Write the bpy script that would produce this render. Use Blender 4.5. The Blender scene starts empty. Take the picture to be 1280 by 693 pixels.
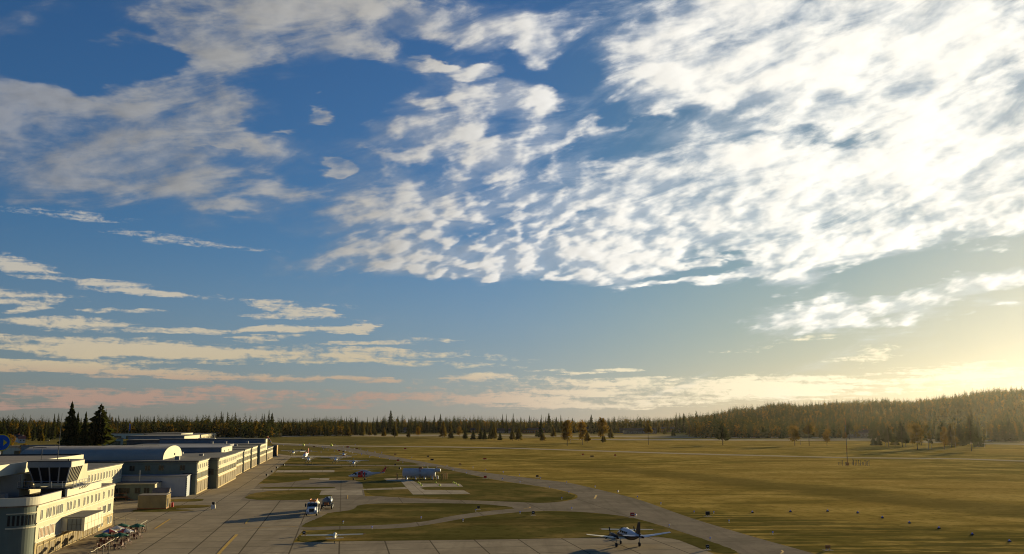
import bpy, bmesh, math, random
import numpy as np
from mathutils import Vector, Matrix
R = math.radians
random.seed(7)
sc = bpy.context.scene
COL = sc.collection
# ------------------------------------------------------------------ camera model
F, H = 1150.0, 20.0
PIT = math.atan(179.5 / F)
cP, sP = math.cos(PIT), math.sin(PIT)
SUN_AZ, SUN_EL = 37.0, 7.8
EXPO = .75; XF = 2 ** EXPO
cam_d = bpy.data.cameras.new("camera"); cam = bpy.data.objects.new("camera", cam_d); COL.objects.link(cam)
cam.location = (0, 0, H); cam.rotation_euler = (math.pi / 2 + PIT, 0, 0)
cam_d.sensor_width = 36; cam_d.lens = F / 1280 * 36; cam_d.clip_end = 30000; cam_d.clip_start = 0.5
sc.camera = cam

def ray(px, py):
    cx = (px - 640) / F; cy = (346.5 - py) / F
    return (cx, cP - cy * sP, sP + cy * cP)
def P(px, py, z=0.0):
    r = ray(px, py); t = (z - H) / r[2]
    return Vector((r[0] * t, r[1] * t, z))
TH = R(10.3); cT, sT = math.cos(TH), math.sin(TH)      # the airfield's own grid: v to the right, u along the hangar row
def G(v, u, z=0.0): return Vector((v * cT - u * sT, v * sT + u * cT, z))

# ------------------------------------------------------------------ world: sky and clouds
def azel(px, py):
    r = ray(px, py); n = math.sqrt(sum(k * k for k in r))
    return math.degrees(math.atan2(r[0], r[1])), math.degrees(math.asin(r[2] / n))

class NT:
    def __init__(s, tree): s.t = tree; s.n = tree.nodes; s.l = tree.links
    def node(s, typ, **kw):
        n = s.n.new(typ)
        for k, v in kw.items(): setattr(n, k, v)
        return n
    def set(s, sock, v):
        if isinstance(v, bpy.types.NodeSocket): s.l.new(v, sock)
        elif v is not None: sock.default_value = v
    def math(s, op, a, b=None, c=None, clamp=False):
        n = s.node('ShaderNodeMath', operation=op, use_clamp=clamp)
        s.set(n.inputs[0], a); s.set(n.inputs[1], b); s.set(n.inputs[2], c)
        return n.outputs[0]
    def vmath(s, op, a, b=None, out=0):
        n = s.node('ShaderNodeVectorMath', operation=op)
        s.set(n.inputs[0], a); s.set(n.inputs[1], b)
        return n.outputs[out]
    def rng(s, v, a, b, c=0.0, d=1.0, smooth=True):
        n = s.node('ShaderNodeMapRange', interpolation_type='SMOOTHSTEP' if smooth else 'LINEAR')
        s.set(n.inputs[0], v); s.set(n.inputs[1], a); s.set(n.inputs[2], b); s.set(n.inputs[3], c); s.set(n.inputs[4], d)
        return n.outputs[0]
    def noise(s, vec, scale, detail=4, rough=.5, dist=0.0, out=0, lac=2.0):
        n = s.node('ShaderNodeTexNoise'); s.set(n.inputs['Vector'], vec)
        n.inputs['Scale'].default_value = scale; n.inputs['Detail'].default_value = detail
        n.inputs['Roughness'].default_value = rough; n.inputs['Distortion'].default_value = dist
        n.inputs['Lacunarity'].default_value = lac
        return n.outputs[out]
    def mix(s, f, a, b, mode='MIX'):
        n = s.node('ShaderNodeMix', data_type='RGBA', blend_type=mode)
        s.set(n.inputs[0], f)
        for i, v in ((6, a), (7, b)):
            if isinstance(v, (tuple, list)): v = tuple(v) + (1,) * (4 - len(v))
            s.set(n.inputs[i], v)
        return n.outputs[2]
    def comb(s, x, y, z=0.0):
        n = s.node('ShaderNodeCombineXYZ'); s.set(n.inputs[0], x); s.set(n.inputs[1], y); s.set(n.inputs[2], z); return n.outputs[0]
    def sep(s, v):
        n = s.node('ShaderNodeSeparateXYZ'); s.set(n.inputs[0], v); return n.outputs

def build_world():
    w = bpy.data.worlds.new("World"); sc.world = w; w.use_nodes = True
    t = w.node_tree; t.nodes.clear(); N = NT(t)
    sky = N.node('ShaderNodeTexSky', sky_type='NISHITA'); sky.sun_disc = False
    sky.sun_elevation = R(SUN_EL); sky.sun_rotation = R(SUN_AZ); sky.altitude = 300
    sky.air_density = 1.1; sky.dust_density = .35; sky.ozone_density = 4.0
    d = N.vmath('NORMALIZE', N.node('ShaderNodeTexCoord').outputs['Generated'])
    x, y, z = N.sep(d)
    az = N.math('MULTIPLY', N.math('ARCTAN2', x, y), 57.2958)
    el = N.math('MULTIPLY', N.math('ARCSINE', z), 57.2958)
    ae = N.comb(az, el, 0.0)
    zz = N.math('MAXIMUM', N.math('ADD', z, .03), .03)
    pl = N.comb(N.math('DIVIDE', x, zz), N.math('DIVIDE', y, zz), 0.0)      # the cloud deck seen from below
    # wobble of the outlines
    w1 = N.noise(pl, .9, 4, .6, out=1); w2 = N.noise(N.comb(N.math('MULTIPLY', az, .35), el, 3.0), .55, 4, .6, out=1)
    wob = N.vmath('ADD', N.vmath('SCALE', N.vmath('SUBTRACT', w1, (.5, .5, .5)), None), N.vmath('SCALE', N.vmath('SUBTRACT', w2, (.5, .5, .5)), None))
    for nd in t.nodes:
        if nd.type == 'VECT_MATH' and nd.operation == 'SCALE': nd.inputs[3].default_value = 5.0
    aew = N.vmath('ADD', ae, N.vmath('MULTIPLY', wob, (1.0, .55, 0)))
    def blobs(lst, vec, sharp=1.0):
        acc = None
        for (px, py, rx, ry, rot, wt) in lst:
            c = azel(px, py); cr, sr = math.cos(R(rot)), math.sin(R(rot))   # rot: degrees, counter-clockwise as seen
            a = azel(px + rx * cr, py - rx * sr); b = azel(px + ry * sr, py + ry * cr)
            A = (a[0] - c[0], a[1] - c[1]); B = (b[0] - c[0], b[1] - c[1])
            m = N.node('ShaderNodeMapping', vector_type='TEXTURE')
            N.set(m.inputs[0], vec)
            m.inputs[1].default_value = (c[0], c[1], 0)
            m.inputs[2].default_value = (0, 0, math.atan2(A[1], A[0]))
            m.inputs[3].default_value = (math.hypot(*A), math.hypot(*B), 1)
            L = N.vmath('LENGTH', m.outputs[0], out=1)
            v = N.rng(L, 1.45, .15, 0.0, wt)
            acc = v if acc is None else N.math('ADD', acc, v)
        return acc
    deck = blobs(DECK, aew)
    low = blobs(LOW, N.vmath('ADD', ae, N.vmath('MULTIPLY', wob, (1.6, .16, 0))))
    se, sa = R(SUN_EL + 2), R(SUN_AZ - 3)
    sd = (math.sin(sa) * math.cos(se), math.cos(sa) * math.cos(se), math.sin(se))
    dot = N.vmath('DOT_PRODUCT', d, sd, out=1)
    near = N.rng(dot, .45, .96, smooth=False)
    # deck texture: cells that grow with height and line up along rays from the low left
    cm = N.node('ShaderNodeMapping', vector_type='TEXTURE'); N.set(cm.inputs[0], N.vmath('ADD', ae, N.vmath('MULTIPLY', wob, (.14, .10, 0)))); cm.inputs[2].default_value = (0, 0, R(13)); cm.inputs[3].default_value = (1.75, .85, 1)
    cmid = N.rng(el, 9, 19)
    def cell(dx):
        v = N.vmath('ADD', cm.outputs[0], (dx, -dx * .4, 0))
        return N.mix(cmid, N.noise(v, 1.35, 2, .45, .05), N.noise(v, .66, 3, .5, .08))
    def cellm(dx): return N.noise(N.vmath('ADD', cm.outputs[0], (dx, -dx * .4, 0)), .30, 5, .55, .15)
    n_cell = cell(0.0); n_cell2 = cell(.22); n_mid = cellm(0.0); n_mid2 = cellm(.5)
    n_big = N.noise(pl, 1.1, 5, .55, .3)
    aes = N.node('ShaderNodeMapping', vector_type='TEXTURE'); N.set(aes.inputs[0], ae); aes.inputs[2].default_value = (0, 0, R(13)); aes.inputs[3].default_value = (4.2, 1.1, 1)
    n_str = N.noise(aes.outputs[0], .55, 7, .62, .8)
    n_fine = N.noise(N.comb(N.math('MULTIPLY', az, .6), el, 0.0), 1.4, 6, .65, .3)
    cellw = N.rng(az, -16, -2, .12, 1.0)                                     # the left bank is smooth, the right one is mackerel sky
    cellw = N.math('MULTIPLY', cellw, N.rng(el, 27, 16, .35, 1.0))
    cellw = N.math('MULTIPLY', cellw, N.rng(near, .72, 1.0, 1.0, .52))
    nz = N.math('ADD', N.math('MULTIPLY', N.math('SUBTRACT', n_big, .5), .8), N.math('MULTIPLY', N.math('SUBTRACT', n_str, .5), 2.0))
    nz = N.math('ADD', nz, N.math('MULTIPLY', N.math('SUBTRACT', n_fine, .5), .75))
    nz = N.math('ADD', nz, N.math('MULTIPLY', N.math('SUBTRACT', n_mid, .5), 2.0))
    nz = N.math('ADD', nz, N.math('MULTIPLY', N.math('MULTIPLY', N.math('SUBTRACT', n_cell, .5), 5.6), cellw))
    rear_fill = N.rng(N.math('ABSOLUTE', az), 55, 90, 0, .35)  # unseen clouds behind the camera, added to lift the ambient light
    deck = N.math('MINIMUM', N.math('ADD', deck, rear_fill), N.rng(az, -12, 26, .98, 1.22))
    dd = N.math('ADD', deck, N.math('MULTIPLY', nz, N.rng(deck, -.1, .5, .15, 1.0)))
    puffs = N.rng(dd, .50, 1.55, 0.0, 1.0)
    vl = N.math('ADD', deck, N.math('MULTIPLY', N.math('ADD', N.math('SUBTRACT', n_mid, .5), N.math('SUBTRACT', n_str, .5)), 1.8))
    veil = N.rng(vl, .2, 1.25, 0.0, N.rng(near, .15, .95, .42, .66))
    dens = N.math('SUBTRACT', 1.0, N.math('MULTIPLY', N.math('SUBTRACT', 1.0, puffs), N.math('SUBTRACT', 1.0, veil)))
    thick = N.rng(dd, .6, 2.0)
    rel_d = N.math('ADD', N.math('MULTIPLY', N.math('MULTIPLY', N.math('SUBTRACT', n_cell, n_cell2), 2.6), cellw), N.math('MULTIPLY', N.math('SUBTRACT', n_mid, n_mid2), 2.2))
    # low streaks
    lown = N.noise(N.comb(N.math('MULTIPLY', az, .10), el, 7.0), 2.2, 7, .66, .5)
    lown2 = N.noise(N.comb(N.math('MULTIPLY', az, .5), el, 1.0), 2.6, 7, .7, .4)
    ln = N.math('ADD', N.math('MULTIPLY', N.math('SUBTRACT', lown, .5), 3.0), N.math('MULTIPLY', N.math('SUBTRACT', lown2, .5), 2.6))
    ln = N.math('MULTIPLY', ln, N.rng(low, 0, .35, 0, 1))
    lowd = N.rng(N.math('ADD', low, ln), .22, 1.15, 0.0, 1.0)
    # cloud colours
    cr = N.node('ShaderNodeValToRGB'); N.set(cr.inputs[0], near); e = cr.color_ramp.elements
    sc3 = lambda *c: tuple(k / XF for k in c) + (1,)
    e[0].position = 0; e[0].color = sc3(.34, .355, .385); e[1].position = 1; e[1].color = sc3(1.25, 1.2, 1.07)
    for p_, c_ in ((.3, sc3(.41, .405, .39)), (.55, sc3(.54, .52, .48)), (.78, sc3(.95, .92, .86))):
        q = e.new(p_); q.color = c_
    shade = N.mix(N.math('MULTIPLY', thick, N.rng(near, .0, .8, .70, .12)), (1, 1, 1), (.42, .47, .56))
    relief = N.rng(N.math('ADD', rel_d, N.math('MULTIPLY', N.math('SUBTRACT', n_str, .5), .5)), N.rng(near, .2, .9, -.45, -1.3), N.rng(near, .2, .9, .45, 1.3), .74, 1.14)
    ccol = N.mix(1.0, cr.outputs[0], shade, 'MULTIPLY')
    ccol = N.vmath('MULTIPLY', ccol, N.comb(relief, relief, relief))
    ccol = N.mix(1.0, ccol, N.mix(N.math('POWER', puffs, .6), (.60, .66, .76), (1, 1, 1)), 'MULTIPLY')
    lc = N.node('ShaderNodeValToRGB'); N.set(lc.inputs[0], N.rng(el, 0, 12, smooth=False)); e = lc.color_ramp.elements
    e[0].position = .05; e[0].color = sc3(.42, .27, .22); e[1].position = .95; e[1].color = sc3(.52, .50, .45)
    for p_, c_ in ((.17, sc3(.48, .31, .23)), (.27, sc3(.64, .52, .33)), (.5, sc3(.64, .56, .42))):
        q = e.new(p_); q.color = c_
    lcol = N.mix(N.rng(dot, .72, .99), lc.outputs[0], sc3(1.1, .98, .70)[:3])
    bg_s = N.node('ShaderNodeBackground'); bg_s.inputs[1].default_value = SKY
    # blue of the upper sky, deeper away from the sun
    comp = N.vmath('DIVIDE', sky.outputs[0], N.vmath('ADD', N.vmath('MULTIPLY', sky.outputs[0], (.045, .047, .052)), (1, 1, 1)))
    hsv = N.node('ShaderNodeHueSaturation'); N.set(hsv.inputs['Color'], comp); N.set(hsv.inputs['Saturation'], N.rng(el, 0, 12, .68, 1.08))
    N.set(bg_s.inputs[0], N.vmath('MULTIPLY', hsv.outputs[0], N.mix(N.rng(dot, .80, .99), (.83, .91, 1.12), (1.07, 1.02, .90))))
    bg_c = N.node('ShaderNodeBackground'); N.set(bg_c.inputs[0], ccol)
    bg_l = N.node('ShaderNodeBackground'); N.set(bg_l.inputs[0], lcol)
    up = N.rng(el, -.5, .6)
    m1 = N.node('ShaderNodeMixShader'); N.set(m1.inputs[0], N.math('MULTIPLY', N.math('MULTIPLY', lowd, .82), up)); N.set(m1.inputs[1], bg_s.outputs[0]); N.set(m1.inputs[2], bg_l.outputs[0])
    m2 = N.node('ShaderNodeMixShader'); N.set(m2.inputs[0], N.math('MULTIPLY', N.math('MULTIPLY', dens, .96), up)); N.set(m2.inputs[1], m1.outputs[0]); N.set(m2.inputs[2], bg_c.outputs[0])
    # bright air round the sun, which stands just outside the frame
    out = N.node('ShaderNodeOutputWorld'); N.set(out.inputs[0], m2.outputs[0])
    w.cycles.sampling_method = 'MANUAL'; w.cycles.sample_map_resolution = 1024

SKY = .061
#        px   py   rx   ry  rot  weight
DECK = [(330, 25, 215, 66, -8, 1.1), (250, 80, 90, 45, -50, .75), (110, 150, 255, 58, -8, 1.2), (230, 130, 120, 60, -20, .45), (285, 150, 60, 18, -28, .5),
        (120, 215, 200, 44, -4, 1.0), (15, 30, 40, 22, 0, .8), (455, 50, 60, 35, -40, .6), (430, 5, 90, 30, 0, .5), (40, 5, 60, 12, 0, .4),
        (135, 78, 115, 24, 0, -1.6), (140, 50, 66, 9, -3, .9), (60, 62, 50, 20, -20, -.5), (350, 230, 36, 22, 0, .6), (240, 240, 40, 22, 20, .3),
        (392, 147, 24, 9, 0, 1.5), (530, 89, 27, 8, 0, 1.4), (595, 90, 30, 9, 4, 1.4), (417, 203, 20, 7, 0, 1.4), (262, 179, 30, 4, 0, 1.0),
        (365, 167, 12, 4, 0, .7), (398, 122, 14, 3, 0, .8), (465, 66, 34, 12, 12, .9), (40, 245, 60, 10, -10, .5), (290, 258, 60, 10, -3, .7),
        (200, 275, 150, 16, -4, .4), (30, 130, 60, 14, -10, -.3), (410, 120, 70, 60, 0, -.5), (270, 190, 70, 20, -10, -.4), (20, 290, 60, 10, -6, .3),
        (520, 215, 140, 70, -20, .7), (430, 265, 120, 40, -5, .7), (430, 322, 120, 26, 0, .55), (560, 160, 90, 26, -25, .5), (500, 290, 130, 50, 0, .5), (300, 350, 40, 8, -20, .35),
        (640, 130, 90, 30, -8, .9), (700, 40, 240, 40, -5, .6), (675, 65, 34, 34, 0, .7), (560, 30, 100, 30, -10, .45), (660, 330, 190, 32, 3, .85), (560, 345, 80, 12, 0, .45), (700, 220, 200, 130, 10, .42),
        (1120, 60, 380, 130, 0, 1.2), (950, 40, 220, 90, 0, .8), (830, 110, 130, 50, 0, .35), (900, 220, 260, 75, 8, .75), (1080, 230, 300, 90, 12, .9), (850, 290, 200, 50, 8, .85), (1060, 290, 230, 48, 15, .95), (1250, 240, 120, 90, 20, .7),
        (940, 84, 90, 12, -4, -.5), (1030, 172, 170, 13, 3, -.75), (1210, 195, 90, 10, 8, -.4), (700, 95, 40, 20, 0, -.7), (600, 240, 30, 40, -30, -.4), (760, 190, 80, 16, 5, -.25), (880, 333, 80, 9, 12, -1.0), (740, 275, 60, 12, 0, -.4), (850, 352, 100, 7, 8, .95), (985, 345, 60, 22, 10, .6), (1000, 400, 150, 24, 12, .62), (1150, 376, 200, 30, 12, .62), (1280, 345, 120, 20, 14, .5), (1210, 322, 120, 13, 20, -.8),
        (870, 378, 60, 14, 5, -.3), (720, 372, 200, 14, 0, -.4), (800, 25, 60, 14, 0, -.35)]
LOW = [(15, 330, 50, 13, -14, 1.0), (110, 352, 75, 5, -4, 1.0), (50, 374, 80, 10, -3, .9), (30, 386, 50, 7, 4, .8), (165, 366, 70, 6, -8, .8), (180, 391, 60, 4, -3, .9), (70, 405, 110, 8, 0, .9), (355, 386, 40, 7, -10, .9), (372, 411, 80, 4, 2, 1.1), (350, 396, 60, 5, 0, .7), (300, 425, 60, 5, 3, .8), (420, 405, 20, 7, 0, .8),
       (120, 430, 260, 8, -2, .95), (160, 440, 230, 7, -1, .8), (300, 447, 230, 9, -1, .85), (520, 442, 160, 6, -2, .75), (90, 455, 180, 5, 0, .7), (100, 464, 220, 8, -3, .9), (440, 474, 110, 6, -2, .95), (716, 465, 36, 3.5, 0, 1.1), (780, 478, 280, 6, -1, .8), (760, 487, 240, 7, 0, .8), (620, 470, 60, 5, 0, .4), (960, 478, 120, 12, 0, .6),
       (90, 492, 130, 9, -2, .85), (60, 506, 90, 6, 0, .6), (170, 500, 70, 8, 0, .7), (330, 498, 90, 7, 0, .75), (420, 505, 60, 5, 0, .6), (540, 498, 130, 7, 0, .8), (660, 502, 120, 7, 2, .8), (780, 506, 120, 6, 2, .8), (900, 497, 130, 7, 0, .75), (1210, 464, 130, 12, 3, 1.0), (1190, 485, 120, 7, 3, .75), (1090, 445, 70, 14, 10, .5), (1010, 490, 120, 6, 0, .8), (250, 487, 90, 6, 0, .65), (290, 510, 200, 4, 0, .4), (230, 300, 120, 7, -8, .45), (90, 268, 120, 7, -6, .45), (300, 376, 150, 5, -3, .5), (470, 428, 120, 4, 2, .6), (230, 415, 140, 4, 1, .55), (250, 470, 150, 5, -2, .6), (560, 455, 120, 4, -2, .6), (640, 492, 160, 4, 0, .6), (380, 492, 120, 4, 0, .6), (980, 430, 120, 5, 8, .4), (1100, 478, 160, 5, 3, .6)]
build_world()

# ------------------------------------------------------------------ sun
sd_ = bpy.data.lights.new("sun", 'SUN'); sun = bpy.data.objects.new("sun", sd_); COL.objects.link(sun)
sd_.energy = 5.0; sd_.angle = R(.5); sd_.color = (1.0, .82, .47)
dv = Vector((math.sin(R(SUN_AZ)) * math.cos(R(SUN_EL)), math.cos(R(SUN_AZ)) * math.cos(R(SUN_EL)), math.sin(R(SUN_EL))))
sun.rotation_euler = dv.to_track_quat('Z', 'Y').to_euler(); sun.location = (200, 200, 300)
sc.view_settings.view_transform = 'Standard'; sc.view_settings.look = 'None'; sc.view_settings.exposure = EXPO; sc.view_settings.gamma = 1
sc.view_settings.use_curve_mapping = False
sc.cycles.use_denoising = True; sc.cycles.filter_width = 1.05; sc.cycles.denoising_prefilter = 'ACCURATE'; sc.cycles.max_bounces = 6; sc.cycles.diffuse_bounces = 3; sc.cycles.glossy_bounces = 2; sc.cycles.transmission_bounces = 4; sc.cycles.transparent_max_bounces = 6; sc.cycles.volume_bounces = 0
# ------------------------------------------------------------------ mesh helpers
class MB:
    """collects faces; build() links them as one mesh object"""
    def __init__(s): s.v = []; s.f = []; s.m = []; s.sm = []; s.cur = 0; s.smooth = False
    def add(s, vs, fs):
        o = len(s.v); s.v += [tuple(p) for p in vs]
        for f in fs: s.f.append(tuple(o + i for i in f)); s.m.append(s.cur); s.sm.append(s.smooth)
        return s
    def box(s, x0, x1, y0, y1, z0, z1):
        return s.add([(x0, y0, z0), (x1, y0, z0), (x1, y1, z0), (x0, y1, z0), (x0, y0, z1), (x1, y0, z1), (x1, y1, z1), (x0, y1, z1)],
                     [(3, 2, 1, 0), (4, 5, 6, 7), (0, 1, 5, 4), (1, 2, 6, 5), (2, 3, 7, 6), (3, 0, 4, 7)])
    def hexa(s, b, t):      # bottom ring of 4, top ring of 4
        return s.add(list(b) + list(t), [(3, 2, 1, 0), (4, 5, 6, 7), (0, 1, 5, 4), (1, 2, 6, 5), (2, 3, 7, 6), (3, 0, 4, 7)])
    def prism(s, pts, z0, z1):
        n = len(pts)
        return s.add([(p[0], p[1], z0) for p in pts] + [(p[0], p[1], z1) for p in pts],
                     [tuple(range(n - 1, -1, -1)), tuple(range(n, 2 * n))] + [(i, (i + 1) % n, n + (i + 1) % n, n + i) for i in range(n)])
    def rod(s, a, b, r0, r1=None, n=8):
        r1 = r0 if r1 is None else r1
        a, b = Vector(a), Vector(b); d = (b - a).normalized()
        u = d.cross(Vector((0, 0, 1)) if abs(d.z) < .9 else Vector((1, 0, 0))).normalized(); w = d.cross(u)
        vs = []
        for c, r in ((a, r0), (b, r1)):
            for i in range(n):
                t = 2 * math.pi * i / n; vs.append(c + u * (math.cos(t) * r) + w * (math.sin(t) * r))
        return s.add(vs, [tuple(range(n)), tuple(range(2 * n - 1, n - 1, -1))] + [(i, n + i, n + (i + 1) % n, (i + 1) % n) for i in range(n)])
    def loft(s, secs, n=14, axis='y'):
        """secs: (pos, cx, cz, rx, rz_up, rz_down) along the axis"""
        vs = []
        for (p, cx, cz, rx, ru, rd) in secs:
            for i in range(n):
                t = 2 * math.pi * i / n; q = math.sin(t)
                a_, b_ = cx + math.cos(t) * rx, cz + q * (ru if q > 0 else rd)
                vs.append((a_, p, b_) if axis == 'y' else (p, a_, b_))
        fs = [tuple(range(n)), tuple(range(len(vs) - 1, len(vs) - n - 1, -1))]
        for k in range(len(secs) - 1):
            for i in range(n): fs.append((k * n + i, (k + 1) * n + i, (k + 1) * n + (i + 1) % n, k * n + (i + 1) % n))
        return s.add(vs, fs)
    def build(s, name, mats, parent=None, loc=(0, 0, 0), smooth=False, fix=True):
        me = bpy.data.meshes.new(name); me.from_pydata(s.v, [], s.f)
        if not isinstance(mats, (list, tuple)): mats = [mats]
        for m in mats: me.materials.append(M[m] if isinstance(m, str) else m)
        me.polygons.foreach_set('material_index', s.m)
        me.polygons.foreach_set('use_smooth', [smooth or q for q in s.sm])
        if fix:
            bm = bmesh.new(); bm.from_mesh(me); bmesh.ops.recalc_face_normals(bm, faces=bm.faces[:])
            bm.to_mesh(me); bm.free()
        me.update()
        o = bpy.data.objects.new(name, me); COL.objects.link(o); o.location = loc
        if parent is not None: o.parent = parent
        return o
def tag(o, label=None, cat=None, group=None, kind=None):
    if label: o['label'] = label
    if cat: o['category'] = cat
    if group: o['group'] = group
    if kind: o['kind'] = kind
    return o
def thing(name, label, cat, loc, rz=0.0, group=None):
    o = bpy.data.objects.new(name, None); COL.objects.link(o); o.empty_display_size = .5
    o.location = loc; o.rotation_euler = (0, 0, rz)
    return tag(o, label, cat, group)
def copy_tree(o, parent=None):
    c = o.copy(); COL.objects.link(c); c.parent = parent
    for ch in list(o.children): copy_tree(ch, c)
    return c
def dup(o, loc, rz=None, label=None, group=None, sc_=None):
    c = copy_tree(o); c.location = loc
    if rz is not None: c.rotation_euler = (0, 0, rz)
    if label: c['label'] = label
    if group: c['group'] = group
    if sc_: c.scale = (sc_,) * 3 if not isinstance(sc_, tuple) else sc_
    return c

# ------------------------------------------------------------------ materials
M = {}
def mat(name, col, rough=.8, metal=0.0, var=.12, vscale=.5, var2=.0, spec=.3, bump=0.0, bscale=5.0, fn=None, streak=0.0):
    m = bpy.data.materials.new(name); m.use_nodes = True; N = NT(m.node_tree)
    b = m.node_tree.nodes['Principled BSDF']; b.inputs['Roughness'].default_value = rough; b.inputs['Metallic'].default_value = metal
    b.inputs['Specular IOR Level'].default_value = spec
    pos = N.node('ShaderNodeNewGeometry').outputs['Position']
    if fn: c = fn(N, pos)
    else:
        n = N.noise(pos, vscale, 6, .6); c = N.mix(N.rng(n, .25, .75), tuple(k * (1 - var) for k in col), tuple(min(1, k * (1 + var)) for k in col))
        if streak:        # rain streaks down a wall
            mp = N.node('ShaderNodeMapping'); N.set(mp.inputs[0], pos); mp.inputs[3].default_value = (1, 1, .07)
            s_ = N.noise(mp.outputs[0], 1.3, 5, .65)
            c = N.mix(N.math('MULTIPLY', N.rng(s_, .5, .8), streak), c, tuple(k * .5 for k in col))
    N.set(b.inputs['Base Color'], c)
    if bump:
        bp = N.node('ShaderNodeBump'); bp.inputs['Strength'].default_value = bump; bp.inputs['Distance'].default_value = .05
        N.set(bp.inputs['Height'], N.noise(pos, bscale, 4, .6)); N.set(b.inputs['Normal'], bp.outputs[0])
    M[name] = m; return m

def grid_lines(N, pos, size_v, size_u, width, off=(0, 0)):
    """1 on the joints of a slab grid aligned with the airfield"""
    mp = N.node('ShaderNodeMapping', vector_type='POINT'); N.set(mp.inputs[0], pos); mp.inputs[2].default_value = (0, 0, -TH)
    x, y, z = N.sep(mp.outputs[0])
    r = None
    for c, s_, o_ in ((x, size_v, off[0]), (y, size_u, off[1])):
        q = N.math('ABSOLUTE', N.math('SUBTRACT', N.math('FRACT', N.math('DIVIDE', N.math('ADD', c, o_), s_)), .5))
        w_ = width / s_
        v = N.rng(q, .5 - w_, .5 - w_ * .35)
        r = v if r is None else N.math('MAXIMUM', r, v)
    cell = N.comb(N.math('FLOOR', N.math('SUBTRACT', N.math('DIVIDE', N.math('ADD', x, off[0]), size_v), .0)), N.math('FLOOR', N.math('DIVIDE', N.math('ADD', y, off[1]), size_u)), 0)
    wn = N.node('ShaderNodeTexWhiteNoise'); N.set(wn.inputs[0], cell)
    return r, wn.outputs[0], (x, y)

def f_slab(col, size=7.5, joint=.10, dark=.45, cellv=.12, usize=None):
    def fn(N, pos):
        ln, cell, (x, y) = grid_lines(N, pos, size, usize or size, joint)
        n = N.noise(pos, .12, 6, .62); n2 = N.noise(pos, 1.1, 5, .7)
        mp = N.node('ShaderNodeMapping'); N.set(mp.inputs[0], pos); mp.inputs[2].default_value = (0, 0, -TH); mp.inputs[3].default_value = (.9, .06, 1)
        tyre = N.noise(mp.outputs[0], .5, 4, .6)
        c = N.mix(N.rng(n, .3, .7), tuple(k * .82 for k in col), tuple(k * 1.15 for k in col))
        c = N.mix(N.math('MULTIPLY', N.rng(n2, .45, .75), .5), c, tuple(k * .6 for k in col))
        c = N.mix(N.math('MULTIPLY', N.rng(tyre, .48, .7), .45), c, tuple(k * .6 for k in col))
        c = N.mix(N.math('MULTIPLY', cell, cellv * 2), c, tuple(k * .7 for k in col))
        return N.mix(N.math('MULTIPLY', ln, 1 - dark), c, tuple(k * .3 for k in col))
    return fn
def f_grass(a, b, dry, green_bias=0.0, dry_amt=1.0, band=False):
    def fn(N, pos):
        n1 = N.noise(pos, .006, 6, .6, .4); n2 = N.noise(pos, .05, 6, .65); n3 = N.noise(pos, .45, 5, .7)
        mp = N.node('ShaderNodeMapping'); N.set(mp.inputs[0], pos); mp.inputs[2].default_value = (0, 0, R(-62)); mp.inputs[3].default_value = (.12, 1.0, 1)
        n4 = N.noise(mp.outputs[0], .07, 5, .6, .3)
        c = N.mix(N.rng(N.math('ADD', n1, green_bias), .36, .62), a, b)
        c = N.mix(N.math('MULTIPLY', N.rng(n2, .44, .64), dry_amt * .95), c, dry)
        c = N.mix(N.math('MULTIPLY', N.rng(n4, .50, .66), .65), c, tuple(k * .62 for k in b))
        c = N.mix(N.math('MULTIPLY', N.rng(n3, .46, .68), .6), c, tuple(k * .55 for k in b))
        if band:      # a darker, greener band and mottled rough between the taxiway and the road
            x, y, z = N.sep(pos)
            jit = N.math('MULTIPLY', N.math('SUBTRACT', N.noise(pos, .03, 6, .7), .5), 36)
            t = N.math('ADD', N.math('DIVIDE', N.math('ADD', y, N.math('MULTIPLY', x, 2.66)), 2.84), jit)
            g = N.math('MULTIPLY', N.math('MULTIPLY', N.rng(t, 160, 174), N.rng(t, 202, 186)), N.rng(y, 560, 330))
            c = N.mix(N.math('MULTIPLY', g, .6), c, (.11, .088, .022))
            t2 = N.math('ADD', N.math('ADD', y, N.math('MULTIPLY', x, .78)), N.math('MULTIPLY', jit, .3))
            g2 = N.math('MULTIPLY', N.rng(t2, 250, 236), N.rng(N.noise(mp.outputs[0], .35, 5, .7, .2), .42, .55))
            c = N.mix(N.math('MULTIPLY', g2, .8), c, (.085, .078, .02))
            c = N.mix(N.math('MULTIPLY', N.rng(x, -30, -160), .6), c, (.085, .085, .032))
        return c
    return fn
BAND = (.30, 470.0)
mat('grass_field', 0, .95, fn=f_grass((.42, .272, .062), (.225, .168, .034), (.52, .35, .085), band=True), spec=0, bump=0)
mat('grass_apron', 0, .95, fn=f_grass((.16, .13, .036), (.10, .09, .022), (.26, .18, .055), -.01, 1.1), spec=0, bump=0)
mat('asphalt', 0, .9, fn=f_slab((.275, .225, .155), 15, .2, .5, .04, 30), spec=0)
mat('apron_slab', 0, .9, fn=f_slab((.365, .295, .195), 7.5, .17, .12, .14), spec=0)
mat('pale_slab', 0, .9, fn=f_slab((.46, .38, .265), 7.5, .17, .4, .08), spec=0)
mat('pale_road', (.42, .34, .22), .9, spec=0, var=.15, vscale=.05)
mat('pale_soil', 0, .95, spec=0, fn=f_grass((.42, .31, .13), (.22, .165, .05), (.52, .40, .20)))
mat('yellow_paint', (.55, .32, .03), .7, var=.3, vscale=2)
mat('white_paint_line', (.6, .57, .5), .7, var=.3, vscale=2)
mat('hill_soil', 0, .95, fn=f_grass((.10, .085, .03), (.055, .055, .02), (.20, .16, .07), .02, .5), spec=0)
mat('cream_wall', (.52, .47, .32), .85, var=.07, vscale=.3, streak=.35, bump=.15, bscale=3)
mat('cream_wall_light', (.60, .56, .42), .85, var=.06, vscale=.3, streak=.25)
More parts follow.
